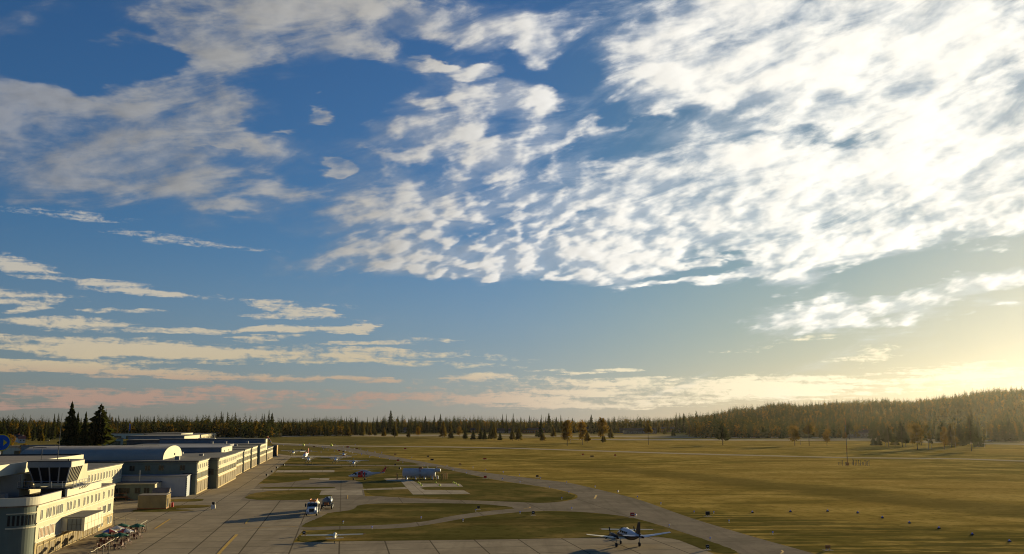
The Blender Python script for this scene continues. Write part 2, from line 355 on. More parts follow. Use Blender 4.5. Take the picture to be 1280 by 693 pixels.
mat('ochre_wall', (.36, .275, .13), .85, var=.12, vscale=.5, streak=.4)
mat('shaded_wall', (.125, .15, .12), .8, var=.08, vscale=.4, streak=.3)  # wall paint darkened to put shade on sides turned from the sun
mat('roof_dark', (.085, .08, .078), .9, var=.3, vscale=.25)
mat('roof_brown', (.16, .13, .105), .9, var=.3, vscale=.3)
mat('roof_grey', (.23, .22, .215), .7, var=.15, vscale=.3)
mat('vault_metal', (.31, .27, .225), .9, var=.08, vscale=.2, metal=0)
mat('pale_door', (.30, .33, .36), .6, var=.06, vscale=.4, streak=.3)
mat('tan_shutter', (.17, .125, .06), .7, var=.12, vscale=.8, streak=.3)
mat('blue_cladding', (.115, .145, .185), .35, var=.1, vscale=.4, metal=.3)
mat('window_glass', (.012, .014, .016), .25, var=.3, vscale=1, spec=.25)
mat('window_pale', (.17, .175, .145), .3, var=.2, vscale=1, spec=.5)
mat('window_curtain', (.30, .17, .07), .6, var=.25, vscale=1.5, spec=.4)
mat('frame_white', (.62, .60, .52), .6)
mat('frame_dark', (.05, .055, .06), .5)
mat('steel', (.30, .31, .33), .45, metal=.5)
mat('tank_paint', (.36, .38, .40), .5, var=.1, vscale=.6, streak=.4)
mat('black', (.015, .015, .017), .5)
mat('tyre', (.02, .02, .022), .8)
mat('white_paint', (.78, .78, .78), .35, var=.04, spec=.5)
mat('grey_paint', (.42, .45, .50), .35, var=.05, spec=.5)
mat('cream_paint', (.66, .60, .44), .5)
mat('red_paint', (.55, .03, .03), .35, spec=.5)
mat('brown_paint', (.022, .012, .010), .5, spec=.2)
mat('orange', (.62, .20, .03), .5)
mat('wood_orange', (.42, .24, .08), .8, var=.25, vscale=2)
mat('rust', (.24, .09, .03), .8)
mat('umbrella_green', (.012, .085, .045), .7)
mat('umbrella_white', (.42, .42, .41), .7)
mat('umbrella_red', (.32, .025, .025), .7)
mat('umbrella_blue', (.04, .07, .32), .7)
mat('chair_brown', (.10, .028, .018), .6)
mat('sign_red', (.33, .015, .02), .5)
mat('sign_blue', (.005, .10, .42), .4)
mat('sign_yellow', (.85, .55, .03), .4)
mat('lamp_blue', (.05, .12, .75), .3, spec=.6)
mat('cone_yellow', (.75, .72, .03), .4)
mat('roof_red', (.34, .10, .06), .8, var=.2)
mat('roof_navy', (.035, .03, .032), .8)
mat('bark', (.09, .065, .045), .9, var=.3, vscale=3)
mat('bark_pale', (.35, .32, .27), .9, var=.3, vscale=3)
def leaf(name, cols, trans=.25):
    m = bpy.data.materials.new(name); m.use_nodes = True; N = NT(m.node_tree); m.node_tree.nodes.clear()
    pos = N.node('ShaderNodeNewGeometry').outputs['Position']
    rnd = N.node('ShaderNodeObjectInfo').outputs['Random']
    big = N.noise(pos, .09, 2, .5); small = N.noise(pos, .8, 3, .6)
    k = N.math('ADD', N.math('MULTIPLY', big, 1.5), N.math('MULTIPLY', rnd, .45)); k = N.math('SUBTRACT', k, .45)
    c = N.mix(N.rng(k, .15, .7), cols[0], cols[1])
    c = N.mix(N.math('MULTIPLY', N.rng(small, .45, .7), .7), c, cols[2])
    d = N.node('ShaderNodeBsdfDiffuse'); N.set(d.inputs[0], c); t = N.node('ShaderNodeBsdfTranslucent'); N.set(t.inputs[0], N.mix(1.0, c, (1.5, 1.35, .8), 'MULTIPLY'))
    mx = N.node('ShaderNodeMixShader'); mx.inputs[0].default_value = trans; N.set(mx.inputs[1], d.outputs[0]); N.set(mx.inputs[2], t.outputs[0])
    o = N.node('ShaderNodeOutputMaterial'); N.set(o.inputs[0], mx.outputs[0]); M[name] = m
leaf('needles', ((.026, .036, .013), (.045, .054, .017), (.07, .072, .02)), .28)
leaf('autumn_leaves', ((.10, .07, .012), (.17, .10, .014), (.25, .16, .025)), .4)
leaf('larch_leaves', ((.055, .055, .014), (.13, .09, .015), (.095, .085, .02)), .35)

# ------------------------------------------------------------------ terrain: one sheet, flat airfield and a wooded hill to the right
SKYL = [(-400, 526), (800, 526), (860, 524), (905, 521), (945, 519), (960, 515), (980, 513), (1005, 516), (1060, 514), (1120, 510), (1170, 506), (1220, 501), (1280, 497), (1400, 487), (1700, 470)]
def hill(x, y):
    if y < 600: return 0.0
    d = math.hypot(x, y); px = 640 + F * x / max(y, 1) / .988
    if px < 830: return 0.0
    for (a, ya), (b, yb) in zip(SKYL, SKYL[1:]):
        if a <= px <= b: yg = ya + (yb - ya) * (px - a) / (b - a); break
    else: yg = 470
    hs = H + (526 - yg) / F * 2200
    t0 = 1330 - min(250, max(0, (px - 900) * .55))
    t = min(1, max(0, (y - t0) / (2150 - t0))); t = t * t * (3 - 2 * t)
    fade = min(1, max(0, (px - 830) / 90))
    if y > 2400: t *= max(0, 1 - (y - 2400) / 1200)
    return max(0, hs * t * fade + (math.sin(x * .011) * math.cos(y * .009) * 5) * t * fade)
def terrain():
    xs = sorted(set([-9000, -6000, -4000] + list(range(-3000, 3001, 60)) + [4000, 6000, 9000]))
    ys = sorted(set([-2000, -500, 0, 300, 600] + list(range(700, 3700, 60)) + [4200, 5000, 7000, 11000]))
    mb = MB(); mb.v = [(x, y, hill(x, y)) for y in ys for x in xs]; W = len(xs)
    for j in range(len(ys) - 1):
        for i in range(W - 1):
            mb.f.append((j * W + i, j * W + i + 1, (j + 1) * W + i + 1, (j + 1) * W + i)); mb.m.append(0); mb.sm.append(True)
    tag(mb.build('ground', 'grass_field'), kind='structure')
terrain()
def chaikin(pts, n=2):
    for _ in range(n):
        q = []
        for i in range(len(pts)):
            a, b = pts[i], pts[(i + 1) % len(pts)]
            q += [a * .78 + b * .22, a * .22 + b * .78]
        pts = q
    return pts
def ragged(pts, step=.9):
    q = []; rr = random.Random(len(pts))
    for a, b in zip(pts, pts[1:] + pts[:1]):
        d = b - a; L = d.length; n = max(1, min(80, int(L / (step * max(1, a.y / 160))))); nv = Vector((-d.y, d.x, 0)).normalized() if L > 1e-4 else Vector((0, 0, 0))
        for i in range(n): q.append(a + d * (i / n) + nv * rr.uniform(-.22, .22) * max(1, a.y / 200))
    return q
def sheet(name, px, mt, z, soft=True, kind='structure', world=False):
    pts = [Vector(p) for p in px] if world else [P(*p) for p in px]
    if soft: pts = chaikin(pts, 2)
    if name.startswith('grass') or name == 'verge_grass': pts = ragged(pts)
    bm = bmesh.new(); vs = [bm.verts.new((p[0], p[1], z)) for p in pts]
    f = bm.faces.new(vs); f.normal_update()
    if f.normal.z < 0: f.normal_flip()
    bmesh.ops.triangulate(bm, faces=[f], ngon_method='EAR_CLIP')
    me = bpy.data.meshes.new(name); bm.to_mesh(me); bm.free(); me.materials.append(M[mt])
    o = bpy.data.objects.new(name, me); COL.objects.link(o); o['kind'] = kind; return o
# the apron and the taxiways
sheet('apron', [(-420, 760), (-300, 596), (120, 566), (300, 566.5), (346, 567.5), (366, 570), (347, 586.5), (342, 591), (324, 604), (304, 625.5), (411, 625.2), (456, 620), (463, 626), (452, 632), (440, 640), (408, 643), (404, 646), (378, 656), (379, 663), (366, 678.5), (352, 694), (330, 760)], 'apron_slab', .010, False)
sheet('taxiway', [(340, 553.5), (420, 557.6), (456, 563.5), (498, 572), (548, 581), (598, 590), (670, 599), (712, 603.6), (745, 611.4), (798, 624), (860, 647), (940, 671), (1024, 694), (1200, 745), (1000, 745), (926, 690), (846, 663), (790, 646.5), (737, 640.5), (684, 638.6), (640, 640.9), (587, 647), (545, 654.8), (503, 660.9), (420, 662), (374, 664), (374, 655), (420, 630), (455, 619), (520, 623.5), (640, 627.5), (676, 629.3), (703, 627.5), (722, 623.5), (722, 618.5), (705, 614), (687, 610), (620, 600.5), (587, 593), (545, 587), (490, 574.6), (440, 565.5), (400, 558.8), (340, 556)], 'asphalt', .016)
sheet('apron_front', [(352, 694), (366, 678.5), (440, 677), (640, 674.5), (780, 672), (838, 671.5), (892, 692.5), (1000, 745), (330, 760)], 'apron_slab', .024, False)
sheet('grass_island', [(375, 657), (404, 645.5), (409, 641.5), (440, 638), (450, 629.8), (530, 629), (600, 630), (636, 633.4), (645, 636), (630, 637.2), (615, 638.6), (573, 643.6), (531, 652.4), (484, 656.6), (420, 658), (380, 660)], 'grass_apron', .022)
sheet('grass_strip', [(368, 678.4), (380, 666), (420, 662.3), (503, 661.2), (545, 655.2), (587, 647.4), (640, 641.3), (684, 639), (737, 641), (790, 647), (846, 663.5), (900, 681), (930, 692), (893, 692.2), (838, 671.3), (780, 671.8), (640, 674.3), (440, 676.8)], 'grass_apron', .028)
sheet('middle_apron', [(324, 605), (345, 604.2), (362, 603), (378, 600.8), (392, 600.3), (452, 600.5), (457, 624), (452, 629), (440, 637), (411, 641), (398, 628), (300, 626)], 'asphalt', .020, False)
sheet('grass_near_truck', [(303, 625.6), (313, 617), (345, 613.2), (418, 612.6), (411, 625.3)], 'grass_apron', .026)
sheet('grass_lane', [(322, 611.4), (327, 609), (420, 608.8), (418, 611)], 'grass_apron', .027)
sheet('pale_pad', [(402, 613.6), (452, 612), (453.5, 619), (399, 619)], 'pale_slab', .034, False)
sheet('pale_path', [(308, 613.2), (316, 611.8), (420, 611.2), (421, 612.6), (316, 613.3)], 'pale_slab', .032, False)
sheet('grass_inner', [(324, 604.2), (342, 591.5), (350, 591), (440, 591), (500, 589), (560, 590), (587, 594), (620, 601), (687, 610.4), (710, 616), (722, 621), (703, 627.2), (676, 629), (640, 627.2), (520, 623), (458, 620), (453, 600.3), (400, 599.5), (386, 598.4), (362, 602.7), (340, 604.5)], 'grass_apron', .030)
sheet('inner_lane_pad', [(386, 599.6), (388, 598), (412, 598), (411, 600.3)], 'pale_slab', .036, False)
sheet('pale_strip', [(343.5, 590.8), (347, 588), (418, 588), (418, 590.6)], 'pale_slab', .030, False)
sheet('grass_middle', [(344, 588), (352, 582.3), (420, 582), (545, 583.5), (590, 594), (500, 591), (418, 591), (418, 588)], 'grass_apron', .029, False)
sheet('grass_far_lane', [(353, 580.8), (362, 575.8), (388, 573.5), (470, 572), (545, 582.6), (420, 581.2)], 'grass_apron', .028)
sheet('taxi_lane', [(346, 569.4), (440, 570.4), (440, 571.2), (366, 572.2)], 'pale_slab', .030, False)
sheet('narrow_path', [(352, 580.8), (540, 582.2), (548, 583.4), (350, 582.2)], 'asphalt', .033, False)
sheet('tank_pad', [(480, 598.6), (502, 597.6), (516, 601), (523, 604.8), (575, 605), (579, 608.7), (533, 608.8), (525, 610), (531, 612.8), (580, 613.4), (588, 617.8), (516, 618.5), (501, 602), (483, 601.5)], 'pale_slab', .038, False)
sheet('footpath', [(453, 611.6), (506, 609.2), (510, 611.6), (453, 613)], 'pale_slab', .036, False)
sheet('verge_grass', [(208, 624.5), (256, 623.4), (252, 627.5), (203, 627.5)], 'grass_apron', .026)
sheet('verge_grass', [(160, 640), (170, 637), (205, 632.5), (264, 631), (264, 634.5), (210, 636.5), (255, 638), (200, 640.5)], 'grass_apron', .026)
# far runway, access road and pale cleared ground
sheet('runway', [(340, 553.6), (420, 557), (560, 558.3), (640, 560), (860, 566.8), (1060, 571.8), (1200, 573.2), (1330, 577.6), (1330, 579), (1200, 574.4), (1060, 573), (860, 568.2), (640, 561.2), (560, 559.5), (420, 558.2), (340, 554.8)], 'pale_road', .045, False)
sheet('perimeter_road', [(240, 547.6), (420, 543.4), (560, 544), (640, 544.2), (860, 546.2), (1090, 546.6), (1180, 549), (1330, 552), (1330, 553.4), (1180, 551), (1090, 548.6), (860, 547.6), (640, 545.4), (420, 544.8), (240, 549)], 'pale_road', .03, False)
sheet('dry_ground', [(438, 546.4), (440, 543.2), (560, 542.4), (700, 542.4), (860, 543.6), (860, 546), (700, 546.6), (640, 548.4), (560, 547.2)], 'pale_soil', .02, False)
sheet('dry_ground', [(1000, 548.8), (1100, 549), (1180, 551), (1330, 553.6), (1330, 557), (1220, 555.8), (1130, 553.2), (1040, 550.6)], 'pale_soil', .025, False)
sheet('dry_ground', [(700, 549.6), (790, 548.8), (1000, 549.6), (1090, 549.2), (1200, 553.4), (1330, 556), (1330, 557.4), (1180, 554.2), (1090, 551), (1000, 551.2), (780, 550.6)], 'pale_road', .03, False)
# painted lines
def stripe(px, w=.3, mt='yellow_paint', z=.05, name='taxi_line'):
    pts = [P(*p) for p in px]; L = []; Rr = []
    for i, p in enumerate(pts):
        d = (pts[min(i + 1, len(pts) - 1)] - pts[max(i - 1, 0)]).normalized(); n = Vector((-d.y, d.x, 0)) * w / 2
        L.append(p + n); Rr.append(p - n)
    sheet(name, L + Rr[::-1], mt, z, False, world=True)
stripe([(193.5, 661.5), (213, 649)], .4); stripe([(272, 694), (284, 681), (296, 668.5)], .55); stripe([(307, 655), (311.5, 649)], .35)
stripe([(434.5, 619.5), (434.2, 624)], .3); stripe([(743, 623.8), (744.5, 621.5), (745.5, 619.2)], .5); stripe([(655, 636.2), (662, 635.4), (663, 634)], .4)
stripe([(976, 692.6), (979, 690.2), (977, 688.4)], .3)
stripe([(300, 661), (340, 659.4), (372, 658.6)], .22); stripe([(456, 620.5), (530, 624.5), (650, 629)], .12)
# ------------------------------------------------------------------ building parts
CACHE = {}
def cached(key, maker):
    """first call builds the object, later ones copy it"""
    if key not in CACHE: CACHE[key] = maker(); return CACHE[key], True
    return CACHE[key], False
def wbox(mb, face, a0, a1, z0, z1, d0, d1):
    """box on a wall: a = along the wall, d = out of it"""
    if face == '+x': mb.box(d0, d1, a0, a1, z0, z1)
    elif face == '-x': mb.box(-d1, -d0, a0, a1, z0, z1)
    elif face == '-y': mb.box(a0, a1, -d1, -d0, z0, z1)
    else: mb.box(a0, a1, d0, d1, z0, z1)
def opening(parent, name, face, pos, w, h, pane='window_glass', frame='frame_white', nx=2, nz=1, t=.07, deep=.03, label=None):
    """window, shutter or door: pane + frame sub-part; pos = centre bottom on the wall"""
    key = (name, face, w, h, pane, frame, nx, nz)
    def mk():
        a = MB(); wbox(a, face, -w / 2, w / 2, 0, h, -.02, deep); o = a.build(name, pane)
        b = MB()
        wbox(b, face, -w / 2 - t, w / 2 + t, -t * 1.4, 0, 0, deep + .09); wbox(b, face, -w / 2 - t, w / 2 + t, h, h + t, 0, deep + .05)
        for s in (-1, 1): wbox(b, face, *sorted((s * w / 2, s * (w / 2 + t))), 0, h, 0, deep + .05)
        for i in range(1, nx): q = -w / 2 + w * i / nx; wbox(b, face, q - t / 2, q + t / 2, 0, h, 0, deep + .04)
        for i in range(1, nz): q = h * i / nz; wbox(b, face, -w / 2, w / 2, q - t / 2, q + t / 2, 0, deep + .045)
        b.build('frame', frame, o); return o
    o, new = cached(key, mk)
    if not new: o = copy_tree(o)
    o.parent = parent; o.location = pos
    if label: o['label'] = label
    return o
def part(parent, name, mt, *boxes):
    mb = MB()
    for b in boxes: mb.box(*b)
    return mb.build(name, mt, parent)

def hangar(label, v1, u0, u1, h, depth, windows_side=False, wall='cream_wall', roofm='roof_dark', group='workshop blocks in the row along the apron', name='hangar_block', pat=1):
    L = u1 - u0
    t = thing(name, label, 'hangar', G(v1, u0), TH, group)
    part(t, 'front_wall', wall, (-.4, 0, .02, L - .02, 0, h))
    part(t, 'side_wall', 'shaded_wall', (-depth, -.41, 0, .4, 0, h), (-depth, -.41, L - .4, L, 0, h), (-depth, -depth + .4, .41, L - .41, 0, h))
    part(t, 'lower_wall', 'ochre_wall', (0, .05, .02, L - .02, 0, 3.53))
    part(t, 'roof', roofm, (-depth - .3, .35, -.35, L + .35, h + .003, h + .28))
    part(t, 'cornice', 'cream_wall_light', (-.02, .22, -.05, L + .05, h - .35, h - .003))
    part(t, 'ledge', 'cream_wall_light', (0, .16, .03, L - .03, 3.55, 3.8), (0, .14, .03, L - .03, h * .69, h * .69 + .16))
    n = max(2, int(L / 5.6)); st = L / n
    for i in range(n):
        y = st * (i + .5)
        opening(t, 'shutter_door', '+x', (.05, y, .5), round(st - .9, 1), 2.7, 'tan_shutter', 'ochre_wall', 2, 1, .07)
        opening(t, 'window', '+x', (0, y, 4.25), round(st - 1.0, 1), 1.4, 'window_pale', 'ochre_wall', 3, 1, .06)
        for k in (-1, 1): opening(t, 'window', '+x', (0, y + k * st * .22, h * .78), .8, 1.05, 'window_pale', 'frame_white', 2, 1, .07)
    if windows_side:
        for x in windows_side:
            opening(t, 'window', '-y', (-x, 0, h * .74), 1.3, 1.35, 'window_glass', 'shaded_wall', 2, 1, .1)
        part(t, 'band', 'roof_dark', (-depth, -.02, -.05, 0, h * .60, h * .60 + .12), (-depth, -.02, -.05, 0, h * .93, h * .93 + .1))
        opening(t, 'window', '-y', (-2.6, 0, 4.1), 2.4, 1.6, 'window_glass', 'frame_dark', 3, 1, .1)
    for k in range(3):      # roof gear
        mb = MB()
        a = -6 - k * 9 - random.random() * 4; b = L * (.25 + .5 * random.random()); mb.box(a, a + 1.2, b, b + 1.6, h + .28, h + .9 + .5 * random.random())
        if depth > 30: mb.build('roof_vent', 'roof_grey', t)
    return t
ws = [4, 9.5, 13, 17, 22, 27, 31, 36.5, 42]
b1 = hangar('near workshop block with a long shaded window wall behind the pale sliding doors', -38.9, 269.1, 291.0, 8.85, 62, ws)
b2 = hangar('longest lit workshop block, second in the row, one step right of its neighbours', -36.2, 291.9, 339.7, 8.78, 62, [4.5, 10, 16])
b3 = hangar('third workshop block, joined to the longest one and set back from it', -37.8, 339.8, 375.7, 8.4, 58)
b4 = hangar('fourth workshop block, standing after the first dark gap in the row', -37.9, 383.0, 407.6, 8.5, 55)
b5 = hangar('fifth workshop block, standing between two dark gaps in the row', -37.6, 411.8, 435.6, 8.7, 55)
b6 = hangar('sixth workshop block, with a taller white storey rising at its far end', -37.3, 447.5, 482.0, 8.85, 55)
b7 = hangar('lowest cream block closing the far end of the workshop row', -37.2, 487.0, 526.0, 5.95, 22)
# the taller white storey is part of the sixth block
part(b6, 'upper_storey', ['cream_wall_light'], (-50, .05, 30.0, 39.5, 5.5, 10.9)); part(b6, 'upper_roof', 'roof_dark', (-50.3, .3, 29.6, 39.8, 10.903, 11.15))
part(b6, 'upper_wall', 'blue_cladding', (-50, -.6, 29.9, 29.99, 8.9, 10.9))
# roof lantern on the third block
part(b3, 'lantern_end', 'cream_wall_light', (-4.0, -3.6, .3, 32, 8.7, 10.55)); part(b3, 'lantern_wall', 'blue_cladding', (-48, -4.003, 0, .3, 8.7, 10.5), (-48, -4.003, 31.7, 32, 8.7, 10.5))
part(b3, 'lantern_roof', 'roof_grey', (-48.4, -3.3, -.4, 32.4, 10.553, 10.8))
opening(b3, 'louvre', '+x', (-3.6, 8, 9.1), 1.2, .5, 'tan_shutter', 'frame_dark', 2, 1, .05); opening(b3, 'louvre', '+x', (-3.6, 21, 9.1), 1.2, .5, 'tan_shutter', 'frame_dark', 2, 1, .05)
part(b2, 'rooflight', 'roof_brown', (-30, -22, 20, 44, 9.06, 9.6)); part(b4, 'rooflight', 'roof_grey', (-40, -12, 6, 20, 8.79, 9.7)); part(b5, 'rooflight', 'roof_grey', (-40, -10, 6, 22, 8.99, 9.8))

# vaulted hangar behind the near workshop block
t = thing('vaulted_hangar', 'big grey barrel-vaulted hangar with a bright white gable end', 'hangar', G(-49.5, 277), TH)
W, Dp, base, rise = 31, 38, 8.85, 3.5
def arch(n=22): return [(W / 2 - W / 2 * math.cos(math.pi * i / n), base + .3 + rise * math.sin(math.pi * i / n) ** .85) for i in range(n + 1)]
A = arch(); mb = MB(); mb.smooth = True
for x0, x1 in ((-Dp, 0),):
    vs = [(x0, y, z) for y, z in A] + [(x1, y, z) for y, z in A]; n = len(A)
    mb.add(vs, [(i, i + 1, n + i + 1, n + i) for i in range(n - 1)])
mb.build('vault_roof', 'vault_metal', t)
mb = MB(); n = len(A)
mb.add([(.02, y, z) for y, z in A] + [(-.3, y, z) for y, z in A], [tuple(range(n)), tuple(range(2 * n - 1, n - 1, -1))] + [(i, i + 1, n + i + 1, n + i) for i in range(n - 1)] + [(0, n, 2 * n - 1, n - 1)])
mb.build('gable_wall', 'cream_wall_light', t); part(t, 'base_wall', 'shaded_wall', (-Dp, -.31, 0, W, 0, base + .32))
mb = MB()
for k in range(9):
    x = -Dp + .5 + k * (Dp - 1) / 8
    for i in range(n - 1):
        (y0, z0), (y1, z1) = A[i], A[i + 1]; mb.add([(x, y0, z0 + .02), (x + .12, y0, z0 + .02), (x + .12, y1, z1 + .02), (x, y1, z1 + .02), (x, y0, z0 + .09), (x + .12, y0, z0 + .09), (x + .12, y1, z1 + .09), (x, y1, z1 + .09)], [(4, 5, 6, 7), (0, 1, 5, 4), (2, 3, 7, 6)])
mb.build('roof_seam', 'vault_metal', t)
opening(t, 'vent', '+x', (.02, 18, base + 1.0), 1.4, .5, 'window_glass', 'frame_dark', 2, 1, .06)

# sliding-door annex, low office, shed
t = thing('sliding_door_hall', 'low hall with wide pale blue sliding doors in front of the window wall', 'hall', G(-40.5, 262.8), TH)
part(t, 'wall', 'pale_door', (-46, 0, 0, 6.1, 0, 5.35)); part(t, 'roof', 'roof_grey', (-46.2, .2, -.2, 6.2, 5.353, 5.55))
for i in range(6): part(t, 'door_leaf', 'pale_door', (-45.6 + i * 7.55, -38.15 + i * 7.55, -.16 - .05 * (i % 2), -.05, .1, 4.9))
part(t, 'door_track', 'steel', (-45.9, -.1, -.3, -.23, 4.92, 5.1)); part(t, 'corner_trim', 'black', *[(-.12, .06, -.32, -.27, z * .5, z * .5 + .25) for z in range(10)])
part(t, 'drainpipe', 'cream_paint', (-12.1, -11.85, -.34, -.22, 0, 7.0))
t = thing('low_office', 'low office hut, shade-dark in colour, with small square windows beside the container', 'hut', G(-47.0, 254.4), TH)
part(t, 'wall', 'shaded_wall', (-30, -.21, 0, 8, 0, 3.95)); part(t, 'end_wall', 'cream_wall', (-.2, 0, .02, 7.98, 0, 3.95)); part(t, 'roof', 'roof_dark', (-30.3, .25, -.3, 8.3, 3.953, 4.15)); part(t, 'fascia', 'cream_wall', (-30.3, .26, -.36, -.303, 3.9, 4.12))
for x in (2, 4.2, 6.8, 9.5, 12.5, 16, 19.5, 23): opening(t, 'window', '-y', (-x, 0, 1.7), 1.2, 1.2, 'window_glass', 'frame_dark', 2, 1, .08)
opening(t, 'door', '-y', (-8.1, 0, .9), 1.1, 2.1, 'window_glass', 'frame_dark', 1, 1, .08)
part(t, 'porch', 'rust', (-9.9, -6.4, -2.2, -.06, .75, .9), (-9.9, -9.8, -2.2, -2.1, 0, 1.9), (-6.5, -6.4, -2.2, -2.1, 0, 1.9), (-9.9, -6.4, -2.2, -2.12, 1.8, 1.9), (-9.9, -9.8, -.2, -.08, 0, .75), (-6.5, -6.4, -.2, -.08, 0, .75))
for k in range(4): part(t, 'step', 'rust', (-6.4 + k * .4, -6.0 + k * .4, -2.1, -.9, .6 - k * .17, .66 - k * .17))
t = thing('gabled_kiosk', 'small cream shed with a pitched brown roof beside the office hut', 'shed', G(-46.6, 249.5), TH)
mb = MB(); mb.box(0, 3.6, 0, 3.2, 0, 2.1); mb.build('wall', 'cream_wall', t)
mb = MB(); mb.add([(-.2, -.3, 2.0), (-.2, 3.5, 2.0), (-.2, 1.6, 3.2), (3.9, -.3, 2.0), (3.9, 3.5, 2.0), (3.9, 1.6, 3.2)], [(0, 1, 2), (3, 5, 4), (0, 2, 5, 3), (1, 4, 5, 2), (0, 3, 4, 1)]); mb.build('roof', 'roof_brown', t)
opening(t, 'door', '-y', (1.8, 0, .05), .9, 1.8, 'tan_shutter', 'frame_dark', 1)
t = thing('storage_container', 'tan windowless storage container with a lit end standing on the apron', 'container', G(-39.3, 227.0), TH)
part(t, 'body', 'ochre_wall', (-6.2, 0, 0, 5.2, .25, 3.05))
mb = MB()
for i in range(25): mb.box(-6.1 + i * .245, -5.98 + i * .245, -.06, 0, .35, 2.95)
for i in range(20): mb.box(0, .05, .12 + i * .26, .24 + i * .26, .35, 2.95)
mb.build('ribs', 'ochre_wall', t); part(t, 'base_rail', 'rust', (-6.25, .06, -.08, 5.25, 0, .25)); part(t, 'lid', 'roof_brown', (-6.25, .08, -.08, 5.28, 3.053, 3.16))
opening(t, 'hatch', '+x', (.05, 1.4, .5), .9, 1.7, 'roof_dark', 'frame_dark', 1, 1, .05)

# ------------------------------------------------------------------ terminal with its control cab
U0, VF, HB = 148.0, -43.5, 7.75
t = term = thing('terminal_building', 'cream three-storey terminal with rounded corner, bay box and glazed control cab', 'terminal', G(VF, U0), TH)
L = 194.7 - U0; Dp = 34
part(t, 'front_wall', 'cream_wall', (-.4, 0, 0, L, 0, HB)); part(t, 'back_wall', 'shaded_wall', (-Dp, -.41, L - .4, L - .02, 0, HB))
# rounded corner
mb = MB(); r = 3.2; pts = [(-r + r * math.cos(a), -r * math.sin(a)) for a in [R(8 * i) for i in range(12)]]; pts = [(p[0], p[1]) for p in pts if p[0] >= -r] + [(-r - 1.2, -r), (-r - 1.2, 0)]
mb.prism(pts[1:], 0, HB); mb.build('corner_wall', 'shaded_wall', t)
mb = MB()
for i in range(8): a = R(8 + 10.5 * i); c = (-r + (r + .01) * math.cos(a), -(r + .01) * math.sin(a)); mb.hexa(*[[(c[0] + dx * -math.sin(a) + dn * math.cos(a), c[1] + dx * -math.cos(a) - dn * math.sin(a), z) for dx, dn in ((-.16, -.05), (.16, -.05), (.16, .03), (-.16, .03))] for z in (5.2, 6.6)])
mb.build('slot_window', 'window_glass', t)
mb = MB(); mb.prism([(-r + (r + .12) * math.cos(R(8 * i)), -(r + .12) * math.sin(R(8 * i))) for i in range(12)] + [(-r, 0)], 4.75, 4.95); mb.prism([(-r + (r + .1) * math.cos(R(8 * i)), -(r + .1) * math.sin(R(8 * i))) for i in range(12)] + [(-r, 0)], 6.8, 6.93); mb.build('corner_ledge', 'cream_wall', t)
# blue panelled wing to the left of the corner
part(t, 'panel_wing', 'blue_cladding', (-Dp, -4.41, -3.4, 0, 0, HB))
part(t, 'panel_joint', 'black', *[(-Dp, -4.4, -3.43, -3.4, z, z + .06) for z in (1.9, 3.3, 4.7, 6.1)], *[(-4.9 - k * 1.9, -4.84 - k * 1.9, -3.44, -3.4, 2.9, HB) for k in range(15)])
part(t, 'glass_base', 'window_glass', (-Dp, -4.6, -3.46, -3.4, 0, 2.8))
part(t, 'roof', 'roof_brown', (-Dp, .1, 0, L + .05, HB + .003, HB + .2), (-Dp, -r, -3.5, -.003, HB + .003, HB + .2)); 
mb = MB(); mb.prism([(-r + (r + .1) * math.cos(R(8 * i)), -(r + .1) * math.sin(R(8 * i))) for i in range(12)] + [(-r, 0)], HB + .003, HB + .2); mb.build('roof_edge', 'roof_brown', t)
part(t, 'cornice', 'cream_wall_light', (-.02, .14, 0, L + .08, HB - .28, HB - .003)); part(t, 'lower_wall', 'ochre_wall', (0, .04, .02, L - .02, 0, 2.34))  # the ochre band paints in the shade and grime low on the facade
# parapet fascias on the roof edge (a gap where the cab stands)
pe = [(9.9, 0), (13.0, 34.5)]
mb = MB(); q = [(-r + (r + .45) * math.cos(R(8 * i)), -(r + .45) * math.sin(R(8 * i))) for i in range(12)]; mb.prism([(.45, 9.9)] + q + [(-Dp, -r - .45), (-Dp, -r - .2)] + [(-r + (r + .15) * math.cos(R(8 * i)), -(r + .15) * math.sin(R(8 * i))) for i in range(11, -1, -1)] + [(.15, 9.9)], HB + .22, HB + 1.35); mb.build('parapet', 'cream_wall_light', t)
part(t, 'parapet', 'cream_wall_light', (.1, .42, 13.2, 34.6, HB + .22, HB + 1.35)); part(t, 'coping', 'roof_grey', (.06, .5, 13.16, 34.65, HB + 1.353, HB + 1.42), (.1, .5, 0, 9.95, HB + 1.353, HB + 1.42))
# windows: top row in groups, middle row wide, bottom row shutters
for y in (2.2, 5.0, 6.4, 8.2, 9.9, 11.1, 12.3, 15.6, 17.2, 19.4, 22.0, 25.4, 27.6, 30.3, 33.1, 35.3, 38.6, 42.5, 45.2): opening(t, 'window', '+x', (0, y, 5.65), .72, 1.25, 'window_pale', 'frame_white', 1, 1, .06)
part(t, 'sill_band', 'cream_wall_light', (0, .12, .1, L - .1, 5.1, 5.28), (0, .1, .1, L - .1, 2.35, 2.5))
for y in (2.6, 5.2, 7.8, 36.0, 39.6, 43.4): opening(t, 'window', '+x', (0, y, 2.95), 1.9, 1.35, 'window_curtain' if y < 37 else 'window_glass', 'frame_white', 3, 1, .09)
for y in (2.2, 5.2, 8.2, 11.4, 15.2, 18.0, 21.0, 24.0, 27.2, 30.2, 33.2): opening(t, 'shutter', '+x', (.04, y, .1), 2.3, 1.65, 'tan_shutter', 'ochre_wall', 2, 1, .12); opening(t, 'transom', '+x', (.04, y, 1.95), 2.3, .22, 'tan_shutter', 'ochre_wall', 4, 1, .07)
for y in (36.2, 38.6, 43.0, 45.0): opening(t, 'window', '+x', (.04, y, .75), .9, 1.1, 'window_pale', 'frame_white', 1, 1, .08)
